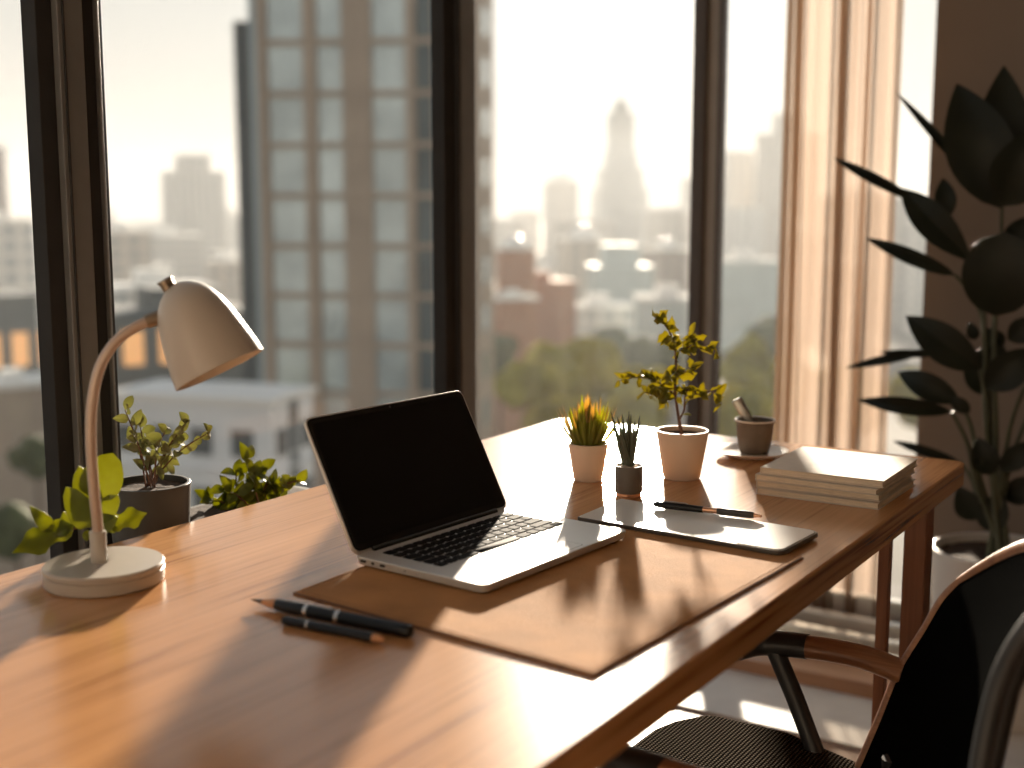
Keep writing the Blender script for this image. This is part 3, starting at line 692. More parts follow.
# ------------------------------------------------------------------ notebooks
def notebook(x0, y0, x1, y1, z, h, rz, lab, cm):
    cx, cy_ = (x0 + x1) / 2, (y0 + y1) / 2
    t = thing('notebook', lab, 'notebook', (cx, cy_, z), rz, 'stacked notebooks at the right of the desk'); hx, hy = (x1 - x0) / 2, (y1 - y0) / 2; ct = 0.0016
    bm = bmesh.new(); box(bm, (-hx, -hy, 0), (hx, hy, ct)); box(bm, (-hx, -hy, h - ct), (hx, hy, h)); box(bm, (-hx, hy - 0.002, 0.0), (hx, hy, h))
    obj('cover', bm, cm, t, local=True, smooth=False, bevel=0.0006)
    bm = bmesh.new(); box(bm, (-hx + 0.002, -hy + 0.0025, ct), (hx - 0.0025, hy - 0.0015, h - ct)); obj('pages', bm, 'pages', t, local=True, smooth=False)
z = DZ
for i, (dx, dy, h, rz, lab, cm) in enumerate((
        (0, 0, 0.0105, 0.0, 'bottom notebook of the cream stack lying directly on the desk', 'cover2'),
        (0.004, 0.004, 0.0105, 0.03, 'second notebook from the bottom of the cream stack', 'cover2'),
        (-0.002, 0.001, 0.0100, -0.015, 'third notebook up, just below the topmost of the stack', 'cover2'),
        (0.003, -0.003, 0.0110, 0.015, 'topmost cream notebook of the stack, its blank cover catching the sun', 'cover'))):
    notebook(-0.432 + dx, -0.795 + dy, -0.238 + dx, -0.606 + dy, z, h, rz, lab, cm); z += h + 0.0003

# ------------------------------------------------------------------ white tablet, pen
t = thing('tablet', 'slim white tablet with a dark edge lying at the right end of the mat', 'tablet', (-0.68, -0.61, DZ + 0.0036))
def quad_round(pts, r, seg=5):
    out = []; n = len(pts)
    for i in range(n):
        p = Vector(pts[i]); a = Vector(pts[i - 1]) - p; b = Vector(pts[(i + 1) % n]) - p; a.normalize(); b.normalize()
        rr = r[i]; p0, p1_ = p + a * rr, p + b * rr
        for k in range(seg + 1):
            s = k / seg; out.append(tuple(p0 * (1 - s) ** 2 + p * 2 * s * (1 - s) + p1_ * s ** 2))
    return out
TP = [(-0.735, -0.462), (-0.752, -0.768), (-0.628, -0.776), (-0.606, -0.462)]
zt = DZ + 0.0036
bm = bmesh.new(); prism(bm, quad_round(TP, (0.004, 0.016, 0.016, 0.004)), zt, zt + 0.0056); obj('body', bm, 'tabledge', t, bevel=0.0012)
bm = bmesh.new(); prism(bm, quad_round(inset(TP, 0.0022), (0.004, 0.015, 0.015, 0.004)), zt + 0.0052, zt + 0.0062); obj('face', bm, 'white', t, bevel=0.0003)
TP2 = [(-0.7465, -0.703), (-0.7500, -0.7655), (-0.6300, -0.7735), (-0.6240, -0.703)]
bm = bmesh.new(); prism(bm, quad_round(inset(TP2, 0.0005), (0.001, 0.015, 0.015, 0.001)), zt + 0.0060, zt + 0.0066); obj('end_panel_edge', bm, 'tabledge', t)
bm = bmesh.new(); prism(bm, quad_round(inset(TP2, 0.0030), (0.001, 0.014, 0.014, 0.001)), zt + 0.0062, zt + 0.0070); obj('end_panel', bm, 'white', t)
zp = zt + 0.0070
a = Q(653, 504, zp + 0.005); b = Q(762, 517, zp + 0.004); a.z = zp + 0.0052; b.z = zp + 0.0052
t = thing('pen', 'thick black and grey pen with copper tip resting on the white tablet', 'pen', ((a.x + b.x) / 2, (a.y + b.y) / 2, zp))
def along(s): return a + (b - a) * s
bm = bmesh.new(); tube(bm, [along(s) for s in (0, 0.015, 0.05, 0.12, 0.3, 0.47)], [0.0012, 0.0032, 0.0044, 0.0050, 0.0050, 0.0046], 20); obj('cap', bm, 'black', t)
bm = bmesh.new(); tube(bm, [along(s) for s in (0.47, 0.55, 0.61)], [0.0040, 0.0036, 0.0042], 20); obj('band', bm, 'copper', t)
bm = bmesh.new(); tube(bm, [along(s) for s in (0.60, 0.63, 0.88, 0.92, 0.93)], [0.0042, 0.0050, 0.0050, 0.0044, 0.0034], 20); obj('grip', bm, 'grip', t)
bm = bmesh.new(); tube(bm, [along(s) for s in (0.92, 0.94, 0.97, 0.99, 1.0)], [0.0032, 0.0034, 0.0022, 0.0022, 0.0005], 16); obj('tip', bm, 'copper', t)
bm = bmesh.new(); up = Vector((0, 0, 0.0062)); tube(bm, [along(0.03) + up * .7, along(0.08) + up, along(0.3) + up, along(0.33) + up * .8], 0.0011, 8, flat=(1.6, 0.5)); obj('clip', bm, 'steel', t)

# ------------------------------------------------------------------ black pencils at the front
def pencil(pa, pb, r, name, lab, kind):
    a = Q(*pa, DZ + r); b = Q(*pb, DZ + r); a.z = b.z = DZ + r + 0.0002
    t = thing(name, lab, kind, ((a.x + b.x) / 2, (a.y + b.y) / 2, DZ)); al = lambda s: a + (b - a) * s
    return t, al
t, al = pencil((251, 599.5), (412, 632), 0.0072, 'charcoal_pencil', 'thick black pencil with sharpened wood cone and silver bands, in front of the laptop', 'pencil')
tipp = al(0.0).copy()
bm = bmesh.new(); tube(bm, [al(s) for s in (0.17, 0.18, 0.35, 0.9, 0.975, 0.993, 1.0)], [0.0060, 0.0066, 0.0072, 0.0072, 0.0072, 0.0062, 0.0035], 24); obj('barrel', bm, 'black', t)
bm = bmesh.new(); tube(bm, [al(0.08), al(0.172)], [0.0030, 0.0061], 24); obj('wood_cone', bm, 'pencilwood', t)
bm = bmesh.new(); tube(bm, [al(0.0), al(0.082)], [0.0004, 0.0032], 16); obj('lead', bm, 'graphite', t)
for s in (0.36, 0.555):
    bm = bmesh.new(); tube(bm, [al(s), al(s + 0.022)], 0.00735, 24); obj('band', bm, 'silver', t)
t, al = pencil((283, 620), (384, 640), 0.0052, 'pencil_stub', 'slimmer short black pencil lying beside the thick black pencil', 'pencil')
bm = bmesh.new(); tube(bm, [al(s) for s in (0, 0.01, 0.05, 0.5, 0.88, 0.9)], [0.0022, 0.0042, 0.0050, 0.0052, 0.0052, 0.0048], 24); obj('barrel', bm, 'black', t)
bm = bmesh.new(); tube(bm, [al(0.895), al(0.94), al(0.985), al(1.0)], [0.0046, 0.0042, 0.0030, 0.0008], 20); obj('wood_tip', bm, 'pencilwood', t)
bm = bmesh.new(); tube(bm, [al(0.255), al(0.272)], 0.00525, 24); obj('band', bm, 'silver', t)

# ------------------------------------------------------------------ chair
ch = thing('armchair', 'black mesh chair with woven seat and curved wooden arms at the desk', 'chair', (-0.86, -0.85, 0))
SZ = 0.455
seat_pts = [(-0.744, -0.559), (-0.690, -0.560), (-0.642, -0.574), (-0.606, -0.597), (-0.590, -0.628), (-0.591, -0.723), (-0.629, -0.836), (-0.665, -0.950), (-1.050, -0.990), (-1.075, -0.960), (-1.085, -0.780), (-1.070, -0.620), (-1.020, -0.565), (-0.950, -0.556)][::-1]
bm = bmesh.new(); prism(bm, seat_pts, SZ - 0.032, SZ)
bmesh.ops.triangulate(bm, faces=[f for f in bm.faces if len(f.verts) > 4])
obj('seat', bm, 'weave', ch, bevel=0.010)
bm = bmesh.new(); prism(bm, inset(seat_pts, 0.012), SZ - 0.055, SZ - 0.030); obj('seat_frame', bm, 'armwood', ch, bevel=0.004)
# backrest shell between its far and near edges, bulging away from the seat
farE = [Vector(p) for p in ((-0.650, -0.845, 0.44), (-0.632, -0.868, 0.515), (-0.622, -0.889, 0.585), (-0.624, -0.918, 0.645), (-0.632, -0.942, 0.695), (-0.650, -0.968, 0.728))]
nearE = [Vector(p) for p in ((-1.075, -1.045, 0.50), (-1.060, -1.070, 0.600), (-1.045, -1.078, 0.700), (-1.040, -1.090, 0.765), (-1.040, -1.112, 0.815), (-1.030, -1.140, 0.850))]
fS, nS = spline(farE, 4), spline(nearE, 4)
def back(u, v, off=0.0):
    i = v * (len(fS) - 1); i0 = min(len(fS) - 2, max(0, int(i))); f = i - i0
    a_ = fS[i0].lerp(fS[i0 + 1], f); b_ = nS[i0].lerp(nS[i0 + 1], f)
    p = a_.lerp(b_, (1 - u) / 2); w_ = 1 - u * u
    return p + Vector((0.30, -0.95, 0)) * (0.030 * w_ + off) + Vector((0, 0, 0.045 * w_ * max(0, v) ** 2.5))
nu, nv = 24, 20; g = []
bm = bmesh.new()
for j in range(nv + 1): g.append([bm.verts.new(back(-1 + 2 * i / nu, j / nv)) for i in range(nu + 1)])
for j in range(nv):
    for i in range(nu): bm.faces.new((g[j][i], g[j][i + 1], g[j + 1][i + 1], g[j + 1][i]))
rim = [back(-1, j / nv) for j in range(nv + 1)] + [back(-1 + 2 * i / nu, 1) for i in range(1, nu + 1)] + [back(1, 1 - j / nv) for j in range(1, nv + 1)]
obj('backrest', bm, 'mesh', ch, solid=0.012)
bm = bmesh.new(); tube(bm, rim[:nv + 7], 0.0095, 12); obj('near_edge', bm, 'chairframe', ch)
bm = bmesh.new(); tube(bm, rim[nv + 6:], 0.010, 12); obj('back_rim', bm, 'armwood', ch, label='wooden rim around the backrest')
for u in (-0.62, 0.62):
    bm = bmesh.new(); tube(bm, [back(u, v, 0.014) for v in (0.0, 0.1, 0.3, 0.5, 0.7, 0.9)], 0.011, 10); obj('back_rib', bm, 'chairframe', ch)
bm = bmesh.new(); tube(bm, [back(u, 0.05, 0.012) for u in (-1, -.6, -.2, .2, .6, 1)], 0.012, 10); obj('lower_rail', bm, 'chairframe', ch)
arms = (((-0.655, -0.672, 0.585), (-0.628, -0.700, 0.590), (-0.620, -0.760, 0.594), (-0.617, -0.830, 0.594), (-0.622, -0.892, 0.585)),
        ((-1.020, -0.640, 0.578), (-1.050, -0.680, 0.586), (-1.062, -0.760, 0.590), (-1.070, -0.860, 0.592), (-1.072, -0.960, 0.594), (-1.060, -1.070, 0.590)))
for k_, ctl in enumerate(arms):
    pts = spline(ctl, 7)
    bm = bmesh.new(); tube(bm, pts, 0.0165, 18, flat=(1.1, 0.95)); AR = obj('armrest', bm, 'armwood', ch)
    bm = bmesh.new(); tube(bm, pts[:15], 0.0178, 18, flat=(1.1, 0.95)); obj('arm_sleeve', bm, 'chairframe', AR, label='black arm sleeve')
    x_ = ctl[1][0]; sg_ = 1 if k_ == 0 else -1
    bm = bmesh.new(); tube(bm, [(x_, -0.716, 0.585), (x_, -0.748, 0.520), (x_ - 0.002 * sg_, -0.779, 0.452), (x_ - 0.02 * sg_, -0.80, 0.415)], 0.0128, 14); obj('arm_support', bm, 'chairframe', ch)
for (x, y, x2, y2) in ((-0.66, -0.63, -0.63, -0.58), (-1.02, -0.62, -1.05, -0.57), (-0.70, -0.93, -0.66, -1.02), (-1.03, -0.96, -1.08, -1.08)):
    bm = bmesh.new(); rod(bm, (x, y, SZ - 0.04), (x2, y2, 0.0), 0.014, 0.011); obj('leg', bm, 'chairframe', ch)
for (a_, b_) in (((-0.69, -0.90, 0.415), (-0.70, -0.90, 0.50)), ((-1.03, -0.965, 0.415), (-1.03, -1.055, 0.53))):
    bm = bmesh.new(); rod(bm, a_, b_, 0.011); obj('back_support', bm, 'chairframe', ch)

# ------------------------------------------------------------------ tall plant
c = Q(992, 716, 0); c.z = 0; FP = c.copy()
t = thing('floor_plant', 'tall dark-leaved plant in a white pot against the taupe wall', 'potted plant', c)
bm = bmesh.new(); lathe(bm, [(0, 0), (0.100, 0), (0.112, 0.008), (0.132, 0.12), (0.148, 0.28), (0.155, 0.395), (0.155, 0.402), (0.150, 0.405), (0.144, 0.402), (0.142, 0.37), (0, 0.365)], c, 72); obj('pot', bm, 'potw', t)
obj('soil', disc(c, 0.1425, 0.385, 0.006), 'soil', t)
bm = bmesh.new(); b2 = bmesh.new(); k = 3.0 / FPX; rg = random.Random(4)
s0 = c + Vector((0, 0, 0.375))
wide = lambda t_: math.sin(PI * t_ ** 0.82) ** 0.85
def L2(b0, t0, wpx, bk=0.0, bk1=None, nrm=None, **kw):
    a_, e_ = V(*b0, FP, bk), V(*t0, FP, bk1 if bk1 is not None else bk)
    leaf(bm, a_, e_, wpx * k, nrm if nrm is not None else (CAM - a_), n=12, th=0.0012, **kw)
def S2(pts, r0=0.006, r1=0.003, bk=0.0):
    P = [V(px, py, FP, bk * (1 - i / (len(pts) - 1))) for i, (px, py) in enumerate(pts)]
    P[-1] = s0 + Vector((rg.uniform(-.03, .03), rg.uniform(-.03, .03), 0)); tube(b2, spline(P, 6), [r1, r0], 8)
L2((1001, 208), (957, 84), 60, 0.0, 0.04, prof=wide, fold=0.25, sag=0.10)
L2((1003, 206), (1004, 66), 54, 0.06, 0.08, prof=wide, fold=0.2, sag=0.06)
L2((1004, 206), (1044, 122), 50, -0.05, -0.08, prof=wide, fold=0.3)
L2((995, 200), (896, 92), 10, 0.02, 0.10, fold=0.8, sag=0.03)
L2((972, 262), (900, 188), 32, 0.0, 0.04, prof=lambda x: math.sin(PI * x ** 1.0) ** 0.9, fold=0.45, sag=0.10)
L2((915, 200), (834, 158), 11, 0.03, 0.08, fold=0.7, sag=0.12)
L2((948, 218), (943, 178), 20, 0.04, 0.06, prof=wide)
L2((955, 275), (866, 238), 15, 0.0, 0.05, fold=0.6, sag=0.08)
L2((996, 316), (1004, 232), 66, -0.03, -0.06, prof=lambda x: math.sin(PI * x ** 1.1) ** 0.45, fold=0.15, sag=0.08)
L2((1006, 250), (1036, 215), 26, 0.06, prof=wide)
L2((980, 370), (906, 316), 36, -0.02, 0.02, prof=wide, fold=0.4, sag=0.10)
L2((1000, 350), (985, 328), 22, 0.05, prof=wide); L2((975, 340), (970, 322), 12, 0.06, 0.06)
L2((960, 402), (898, 372), 26, 0.0, 0.04, prof=wide, fold=0.35, sag=0.16)
L2((952, 412), (858, 400), 17, -0.03, 0.0, prof=lambda x: math.sin(PI * x ** 0.8) ** 0.8, fold=0.5, sag=0.16)
L2((985, 388), (1040, 348), 34, -0.03, prof=wide, fold=0.3); L2((1008, 340), (1042, 318), 24, 0.03, prof=wide)
L2((985, 375), (1003, 345), 36, 0.02, prof=wide); L2((990, 395), (965, 355), 26, 0.05, prof=wide)
L2((930, 350), (845, 368), 10, 0.10, 0.14, fold=0.5); L2((935, 355), (880, 352), 8, 0.10, 0.12, fold=0.5)
L2((960, 462), (893, 441), 10, 0.08, 0.12, fold=0.5, sag=0.2)
L2((990, 475), (978, 437), 26, -0.05, prof=wide, fold=0.3); L2((975, 520), (958, 486), 26, 0.0, prof=wide)
L2((1000, 470), (1040, 440), 22, -0.02, prof=wide); L2((1005, 500), (1044, 478), 26, 0.03, prof=wide); L2((985, 530), (1003, 492), 30, 0.0, prof=wide)
L2((970, 412), (948, 396), 14, 0.0, prof=wide)
for pts, bk in (([(1002, 205), (1000, 260), (993, 340), (990, 430), (992, 535)], 0.03), ([(972, 262), (982, 300), (985, 350), (987, 430), (990, 535)], 0.0), ([(955, 275), (972, 296), (984, 330), (988, 430), (992, 535)], 0.02),
                ([(996, 316), (994, 360), (996, 440), (995, 535)], -0.03), ([(980, 370), (986, 400), (989, 450), (992, 535)], -0.02), ([(960, 402), (972, 430), (980, 480), (988, 535)], 0.0), ([(952, 412), (968, 445), (978, 490), (988, 535)], -0.03),
                ([(1030, 375), (1012, 420), (1003, 470), (996, 535)], 0.0), ([(1035, 400), (1018, 440), (1006, 480), (996, 535)], 0.04), ([(960, 462), (972, 480), (982, 510), (990, 535)], 0.05), ([(985, 388), (990, 440), (993, 490), (994, 535)], 0.04)):
    S2(pts, 0.008, 0.004, bk)
obj('foliage', bm, 'rubber', t); obj('stem', b2, 'stemd', t)

# ================================================================== THE CITY OUTSIDE
GZ = -38.0
M['cityground'] = mat('city_ground', (0.22, 0.20, 0.17), 0.9, var=0.45, scale=0.02)
M['conc'] = mat('pale_concrete', (0.50, 0.46, 0.41), 0.8, var=0.08, scale=0.3)
M['beige'] = mat('beige_cladding', (0.43, 0.34, 0.265), 0.7, var=0.10, scale=0.3)
M['bglass'] = mat('blue_grey_facade_glass', (0.58, 0.66, 0.68), 0.2, var=0.25, scale=0.25, metal=0.45)
M['dglass'] = mat('dark_facade_glass', (0.10, 0.13, 0.14), 0.15, var=0.3, scale=0.2, metal=0.2)
M['bwhite'] = mat('white_render', (0.82, 0.83, 0.84), 0.8, var=0.05, scale=0.4)
M['broof'] = mat('white_roof_membrane', (0.90, 0.88, 0.84), 1.0, spec=0.0, var=0.05, scale=0.3)
M['brick'] = mat('orange_brick', (0.42, 0.20, 0.11), 0.85, var=0.2, scale=1.5)
M['slate'] = mat('slate_grey_wall', (0.13, 0.14, 0.14), 0.8, var=0.1, scale=0.3)
M['metalblue'] = mat('pale_blue_metal', (0.36, 0.42, 0.44), 0.4, metal=0.4)
M['teal'] = mat('pale_teal_wall', (0.42, 0.50, 0.50), 0.7, var=0.1, scale=0.2)
M['domew'] = mat('white_dome_glaze', (0.9, 0.88, 0.84), 0.35, spec=0.5)
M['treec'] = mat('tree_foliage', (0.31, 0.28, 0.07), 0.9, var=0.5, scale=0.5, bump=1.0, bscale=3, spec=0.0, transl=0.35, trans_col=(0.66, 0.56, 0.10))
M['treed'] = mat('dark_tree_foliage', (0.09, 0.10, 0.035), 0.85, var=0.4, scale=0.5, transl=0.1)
M['bark'] = mat('bark', (0.10, 0.07, 0.05), 0.9)
def facade(name, wall, glass, sx_, sz_, frac=0.55):
    m = bpy.data.materials.new(name); m.use_nodes = True; t = m.node_tree; b = t.nodes['Principled BSDF']
    tcn = N(t, 'ShaderNodeTexCoord'); s = N(t, 'ShaderNodeSeparateXYZ'); t.links.new(tcn.outputs['Object'], s.inputs[0])
    hx = math_node(t, 'ADD', s.outputs[0], s.outputs[1])
    fx = math_node(t, 'LESS_THAN', math_node(t, 'FRACT', math_node(t, 'DIVIDE', hx, sx_)), frac)
    fz = math_node(t, 'LESS_THAN', math_node(t, 'FRACT', math_node(t, 'DIVIDE', s.outputs[2], sz_)), frac)
    mk = math_node(t, 'MULTIPLY', fx, fz)
    mx = N(t, 'ShaderNodeMix', data_type='RGBA'); t.links.new(mk, mx.inputs[0]); mx.inputs[6].default_value = (*wall, 1); mx.inputs[7].default_value = (*glass, 1)
    t.links.new(mx.outputs[2], b.inputs['Base Color']); b.inputs['Roughness'].default_value = 0.6
    return m
M['f1'] = facade('facade_grey', (0.38, 0.36, 0.33), (0.16, 0.18, 0.19), 4.0, 3.4)
M['f2'] = facade('facade_cream', (0.52, 0.46, 0.39), (0.22, 0.22, 0.22), 5.0, 3.6)
M['f3'] = facade('facade_brown', (0.30, 0.21, 0.16), (0.12, 0.11, 0.11), 4.5, 3.5)
M['f4'] = facade('facade_white', (0.66, 0.64, 0.60), (0.30, 0.33, 0.35), 4.2, 3.3)
struct('ground', BX((-250, -900, GZ - 1), (2600, 2400, GZ)), 'cityground')

def fwd_rot(px):
    d = far(px, 100) - CAM; return math.atan2(d.y, d.x) - PI / 2   # local +Y points away from the viewer's side

def frame_at(px, dist, turn=0.0):
    p = far(px, dist, GZ); return p, fwd_rot(px) + R(turn)

# --- the near tower
TD = 82.0
p, rz = frame_at(479, TD, -9)
tw_ = thing('apartment_tower', 'tall glass and beige tower filling the middle left window', 'building', p, rz)
TW, TDp, TH = 15.9, 8.0, zpix(-60, TD) - GZ
obj('core', BX((-TW + 1.2, 0.6, 0), (-0.25, TDp, TH)), 'dglass', tw_, local=True, smooth=False)
obj('core_wing', BX((-TW - 0.4, 0.2, 0), (-TW + 1.2, TDp * .8, zpix(16, TD) - GZ)), 'slate', tw_, local=True, smooth=False)
bays = [(-TW + 1.9, -TW + 4.4, 'bglass'), (-TW + 5.2, -TW + 7.0, 'bglass'), (-TW + 8.9, -TW + 11.2, 'bglass'), (-TW + 11.8, -TW + 13.0, 'dglass')]
piers = [(-TW + 0.8, -TW + 1.3, 'metalblue'), (-TW + 1.3, -TW + 1.9, 'beige'), (-TW + 4.4, -TW + 5.2, 'beige'), (-TW + 7.0, -TW + 8.9, 'beige'), (-TW + 11.2, -TW + 11.8, 'beige'), (-TW + 13.0, -TW + 14.0, 'beige'), (-1.2, 0.0, 'beige')]
for (x0, x1, m_) in piers: obj('pier', BX((x0, -0.25, 0), (x1, 0.7, TH - (0 if m_ == 'beige' else 2))), m_, tw_, local=True, smooth=False)
FH = 3.3; nf = int(TH / FH); f0 = max(0, nf - 16)
for fl in range(nf + 1):
    if fl < f0 - 2: continue
    obj('floor_slab', BX((-TW + 1.2, -0.12, fl * FH), (-0.02, 0.65, fl * FH + 0.38)), 'beige', tw_, local=True, smooth=False)
for fl in range(f0, nf):
    for (x0, x1, m_) in bays:
        bm = bmesh.new(); box(bm, (x0, 0.12, fl * FH + 0.38), (x1, 0.2, fl * FH + FH)); o = obj('window', bm, m_, tw_, local=True, smooth=False)
for fl in range(f0, nf):
    obj('side_window', BX((-0.25, 2.6, fl * FH + 0.9), (-0.10, 5.2, fl * FH + FH - 0.6)), 'bglass', tw_, local=True, smooth=False)
obj('side_wall', BX((-0.24, 0.3, 0), (-0.15, TDp, TH - 1.0)), 'beige', tw_, local=True, smooth=False)
obj('crown', BX((-TW + 2.5, 1.0, TH), (-2.0, TDp - 1, TH + 3)), 'metalblue', tw_, local=True, smooth=False)

# --- the near white office block
WD = 60.0
p, rz = frame_at(270, WD, -28)
wb_ = thing('office_block', 'low white office block with flat bright roof behind the lamp', 'building', p, rz)
zr = zpix(399, WD) - GZ; WX, WY = 9.0, 4.6
obj('body', BX((-WX, 0, 0), (0, WY, zr - 0.3)), 'bwhite', wb_, local=True, smooth=False)
obj('roof', BX((-WX - 0.2, -0.2, zr - 0.3), (0.2, WY + 0.2, zr)), 'broof', wb_, local=True, smooth=False)
for fl in range(6):
    z0 = zr - 3.0 - fl * 3.0
    for x in (-8.8, -6.7, -4.5, -2.2):
        o = obj('window', BX((x, -0.06, z0), (x + 1.2, 0.02, z0 + 1.35)), 'slate', wb_, local=True, smooth=False)
    for y in (0.5, 1.9, 3.2): o = obj('window', BX((-0.02, y, z0), (0.06, y + (1.1 if y != 1.9 else 0.9), z0 + (1.35 if y != 1.9 else 2.9))), 'slate', wb_, local=True, smooth=False)
    obj('ledge', BX((-WX - 0.05, -0.12, z0 - 0.75), (0.12, WY, z0 - 0.6)), 'bwhite', wb_, local=True, smooth=False)

# --- generic buildings
SPOTS = [(far(478, 90), 22), (far(300, 88), 16)]
def building(px, dist, wpx, ytop, lab, m_='f1', turn=0, dep=None, roof='broof', steps=(), group=None, dome=None, spire=None, name='building', clutter=True):
    p, rz = frame_at(px, dist, turn); wd = wpx * dist / FPX; h = zpix(ytop, dist) - GZ; dep = dep or wd * 0.9
    t = thing(name, lab, 'building', p, rz, group); SPOTS.append((Vector((p.x, p.y, 0)), wd * 0.95))
    obj('wall_block', BX((-wd / 2, 0, 0), (wd / 2, dep, h)), m_, t, local=True, smooth=False)
    bm = bmesh.new(); box(bm, (-wd / 2 - .3, -.3, h), (wd / 2 + .3, dep + .3, h + 0.5))
    if clutter: box(bm, (-wd * .2, dep * .3, h + .5), (wd * .12, dep * .7, h + 0.5 + min(3, wd * .15)))
    obj('roof', bm, roof, t, local=True, smooth=False)
    zc = h
    for i, (fw, yt) in enumerate(steps):
        zt_ = zpix(yt, dist) - GZ; hw = wd * fw / 2
        obj('tier', BX((-hw, dep / 2 - hw * .9, zc), (hw, dep / 2 + hw * .9, zt_)), m_, t, local=True, smooth=False); zc = zt_
    if dome:
        r_ = dome * wd / 2; bm = bmesh.new(); lathe(bm, [(r_, 0), (r_ * .98, r_ * .2), (r_ * .85, r_ * .5), (r_ * .6, r_ * .75), (r_ * .3, r_ * .9), (0, r_ * .95)], (0, dep / 2, zc), 24); obj('dome', bm, 'domew', t, local=True)
    if spire:
        zt_ = zpix(spire, dist) - GZ; hw = wd * .07; bm = bmesh.new(); lathe(bm, [(hw * 1.6, 0), (hw, (zt_ - zc) * .3), (hw * .3, (zt_ - zc) * .8), (0, zt_ - zc)], (0, dep / 2, zc), 12); obj('spire', bm, m_, t, local=True)
    return t
building(208, 640, 50, 172, 'hazy high-rise with stepped top left of the near tower', 'f1', 20, steps=((0.55, 154),), roof='conc', clutter=False)
building(6, 420, 24, 148, 'dark slim high-rise at the left edge of the view', 'f3', 10, roof='slate', clutter=False)
building(12, 260, 60, 222, 'white apartment block below the slim high-rise at far left', 'f4', 15)
bdark1 = building(-5, 150, 90, 300, 'long dark block with flat roof at far left', 'slate', 12, roof='slate')
building(20, 100, 64, 388, 'low pale roofed hall at lower left of the view', 'beige', 10)
building(135, 330, 46, 232, 'cream block just right of the left window post', 'f2', 15)
building(170, 210, 104, 290, 'wide pale roofed block above the lamp shade', 'f4', 12)
bdark2 = building(190, 120, 150, 318, 'dark office block behind the lamp shade', 'slate', 14, roof='slate')
building(176, 540, 60, 236, 'grey mid-rise in front of the hazy high-rise', 'f1', 5)
building(230, 380, 40, 262, 'cream mid-rise beside the edge of the near tower', 'f2', -12)
building(622, 1150, 50, 188, 'stepped spire tower standing hazy in the centre window', 'f1', 12, steps=((0.84, 168), (0.60, 153), (0.48, 112), (0.28, 102)), spire=92, roof='conc', clutter=False, name='spire_tower')
building(560, 1020, 34, 182, 'small domed building to the left of the spire tower', 'f2', 0, dome=0.7, roof='conc', clutter=False, name='domed_building')
building(519, 215, 34, 250, 'orange building with bright white dome by the near tower', 'brick', 14, dome=0.85, clutter=False, name='domed_building')
building(548, 225, 58, 284, 'orange brick block beneath the white dome', 'brick', 16, roof='brick')
building(518, 185, 40, 300, 'brown brick block standing low beside the near tower', 'brick', 16)
building(585, 440, 50, 240, 'round roofed pale hall left of the spire tower base', 'f2', 8, dome=0.6)
building(622, 350, 60, 268, 'pale teal block below the spire tower', 'teal', 10, steps=((0.6, 245),), roof='teal')
building(662, 420, 46, 250, 'brown block right of the pale teal block', 'f3', -8, dome=0.5)
building(670, 260, 70, 300, 'pale teal low block by the corner post', 'teal', 4)
building(604, 285, 66, 308, 'long white roofed low building in front of the teal block', 'f4', 10)
building(738, 760, 30, 152, 'hazy slab tower right of the corner post', 'f2', 10, roof='conc', clutter=False)
building(782, 700, 62, 134, 'broad hazy stepped tower beside the curtain', 'f2', 5, steps=((0.5, 112),), roof='conc', clutter=False)
building(745, 330, 62, 262, 'low pale teal hall right of the corner post', 'teal', 6)
building(800, 420, 50, 232, 'brownish block behind the curtain edge', 'f3', -5)
building(862, 520, 80, 196, 'grey block seen dimly through the sheer curtain', 'f1', 8)
building(925, 380, 50, 222, 'pale block in the gap between curtain and wall', 'f4', 0)
building(700, 900, 44, 178, 'hazy block hidden partly by the corner post', 'f1', 0, roof='conc')
def lit_windows(px, dist, y0, y1, xs_, turn, parent):
    m = bpy.data.materials.get('warm_lit_window')
    if not m:
        m = bpy.data.materials.new('warm_lit_window'); m.use_nodes = True; b_ = m.node_tree.nodes['Principled BSDF']
        b_.inputs['Base Color'].default_value = (0.5, 0.25, 0.1, 1); b_.inputs['Emission Color'].default_value = (1.0, 0.50, 0.20, 1); b_.inputs['Emission Strength'].default_value = 0.7
    M['lit'] = m
    for x in xs_: obj('lit_window', BX((x, -0.12, y0), (x + 1.9, 0.02, y1)), 'lit', parent, local=True, smooth=False)
lit_windows(0, 0, zpix(362, 120) - GZ, zpix(328, 120) - GZ, (-6.2, -2.8, 1.0, 4.8), 0, bdark2)
lit_windows(0, 0, zpix(368, 150) - GZ, zpix(334, 150) - GZ, (-1.0, 2.2, 5.4), 0, bdark1)
# skyline filler
rg = random.Random(17); made = 0
while made < 60:
    px = rg.uniform(-120, 1000); dist = rg.choice((rg.uniform(300, 600), rg.uniform(600, 1400), rg.uniform(700, 1400)))
    if 498 < px < 690 and dist < 500: dist += 400
    hz = zpix(205, dist) - GZ
    yt = rg.uniform(206, 232) if dist > 600 else rg.uniform(238, 268)
    wp = rg.uniform(20, 55) * (700 / dist) ** 0.4
    q_ = far(px, dist); rr_ = wp * dist / FPX * 0.95
    if any((q_ - p_).length < rr_ + r2_ for p_, r2_ in SPOTS): made += 0.05; continue
    made += 1
    building(px, dist, wp, yt, 'distant low city block in the haze outside the windows', rg.choice(('f1', 'f2', 'f3', 'f4')), rg.uniform(-25, 25), group='distant city blocks in the haze', clutter=False)

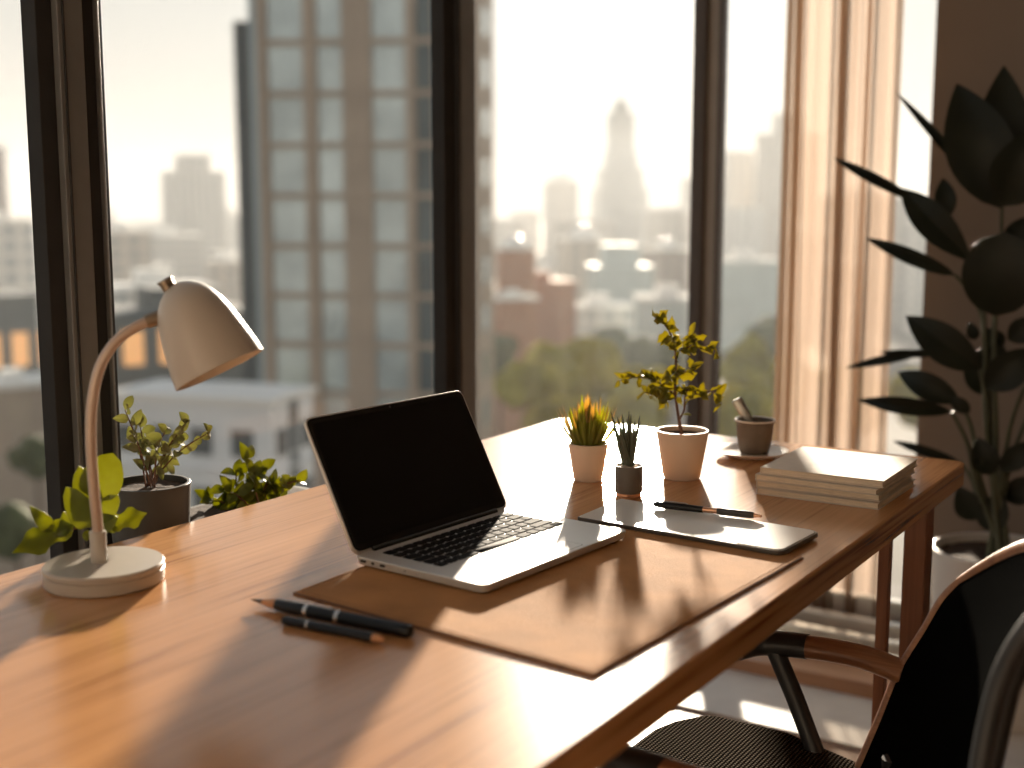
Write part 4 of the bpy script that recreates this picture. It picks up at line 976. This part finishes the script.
# trees
def tree(px, dist, ytop, wpx, lab, mm='treec', group=None, seed=0):
    rg = random.Random(seed); p = far(px, dist, GZ); h = zpix(ytop, dist) - GZ; r_ = wpx * dist / FPX / 2
    t = thing('tree', lab, 'tree', p, 0, group)
    bm = bmesh.new(); cz = max(h - r_ * 0.95, r_ * 0.5)
    for k in range(16):
        a = rg.uniform(0, 2 * PI); q_ = rg.uniform(0, .62) * r_; zz = cz + rg.uniform(-.45, .42) * r_
        rr = r_ * rg.uniform(.34, .52)
        v = bmesh.ops.create_icosphere(bm, subdivisions=2, radius=rr)['verts']
        for x in v:
            x.co *= 1 + 0.22 * noise.noise(x.co * (2.2 / rr) + Vector((k, seed, 0)))
            x.co += Vector((q_ * math.cos(a), q_ * math.sin(a), min(zz, h - rr)))
    obj('crown', bm, mm, t, local=True)
    bm = bmesh.new(); tube(bm, [(0, 0, 0), (0, 0, cz * .6), (r_ * .1, 0, cz)], [r_ * .09, r_ * .05], 8); obj('trunk', bm, 'bark', t, local=True)
tree(574, 120, 326, 132, 'broad sunlit green tree in the centre window', seed=1)
tree(525, 105, 352, 70, 'rounded green tree at the foot of the near tower', seed=2)
tree(640, 112, 362, 60, 'green tree right of the broad sunlit tree', seed=3)
tree(560, 90, 392, 90, 'lowest green tree just above the far desk edge', seed=4)
tree(640, 92, 388, 90, 'low green tree behind the potted sapling', seed=5)
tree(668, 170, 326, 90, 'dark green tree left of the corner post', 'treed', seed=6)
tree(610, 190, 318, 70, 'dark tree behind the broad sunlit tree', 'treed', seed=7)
tree(752, 120, 328, 70, 'green tree right of the corner post', seed=8)
tree(790, 105, 345, 80, 'green tree by the curtain edge', seed=9)
tree(745, 90, 380, 80, 'low green tree below the one by the corner post', seed=10)
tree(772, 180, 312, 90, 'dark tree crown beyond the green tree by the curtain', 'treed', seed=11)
tree(850, 120, 350, 100, 'green tree behind the sheer curtain', seed=12)
tree(925, 120, 360, 80, 'green tree in the gap between curtain and wall', seed=13)
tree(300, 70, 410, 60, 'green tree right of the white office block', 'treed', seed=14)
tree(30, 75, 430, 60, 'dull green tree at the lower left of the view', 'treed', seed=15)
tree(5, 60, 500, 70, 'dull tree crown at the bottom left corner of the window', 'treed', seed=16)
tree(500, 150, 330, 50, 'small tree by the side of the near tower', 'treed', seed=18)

# haze over the city
hm = bpy.data.materials.new('city_haze'); hm.use_nodes = True; t = hm.node_tree; t.nodes.clear()
vs = N(t, 'ShaderNodeVolumeScatter'); vs.inputs['Color'].default_value = (0.93, 0.97, 1.0, 1); vs.inputs['Density'].default_value = 0.00065; vs.inputs['Anisotropy'].default_value = 0.0
vo = N(t, 'ShaderNodeOutputMaterial'); t.links.new(vs.outputs[0], vo.inputs['Volume']); M['haze'] = hm
fd = Vector((-BK.x, -BK.y, 0)).normalized(); rd = Vector((fd.y, -fd.x, 0))
o3 = CAM + fd * 20
bm = bmesh.new()
pts = [o3 - rd * 400, o3 + rd * 500, o3 + fd * 1700 + rd * 1100, o3 + fd * 1700 - rd * 1200]
prism(bm, [(p.x, p.y) for p in pts], GZ - 0.5, 48.0)
o = obj('haze', bm, 'haze', smooth=False); tag(o, 'warm morning haze hanging over the distant city', 'haze', kind='stuff')
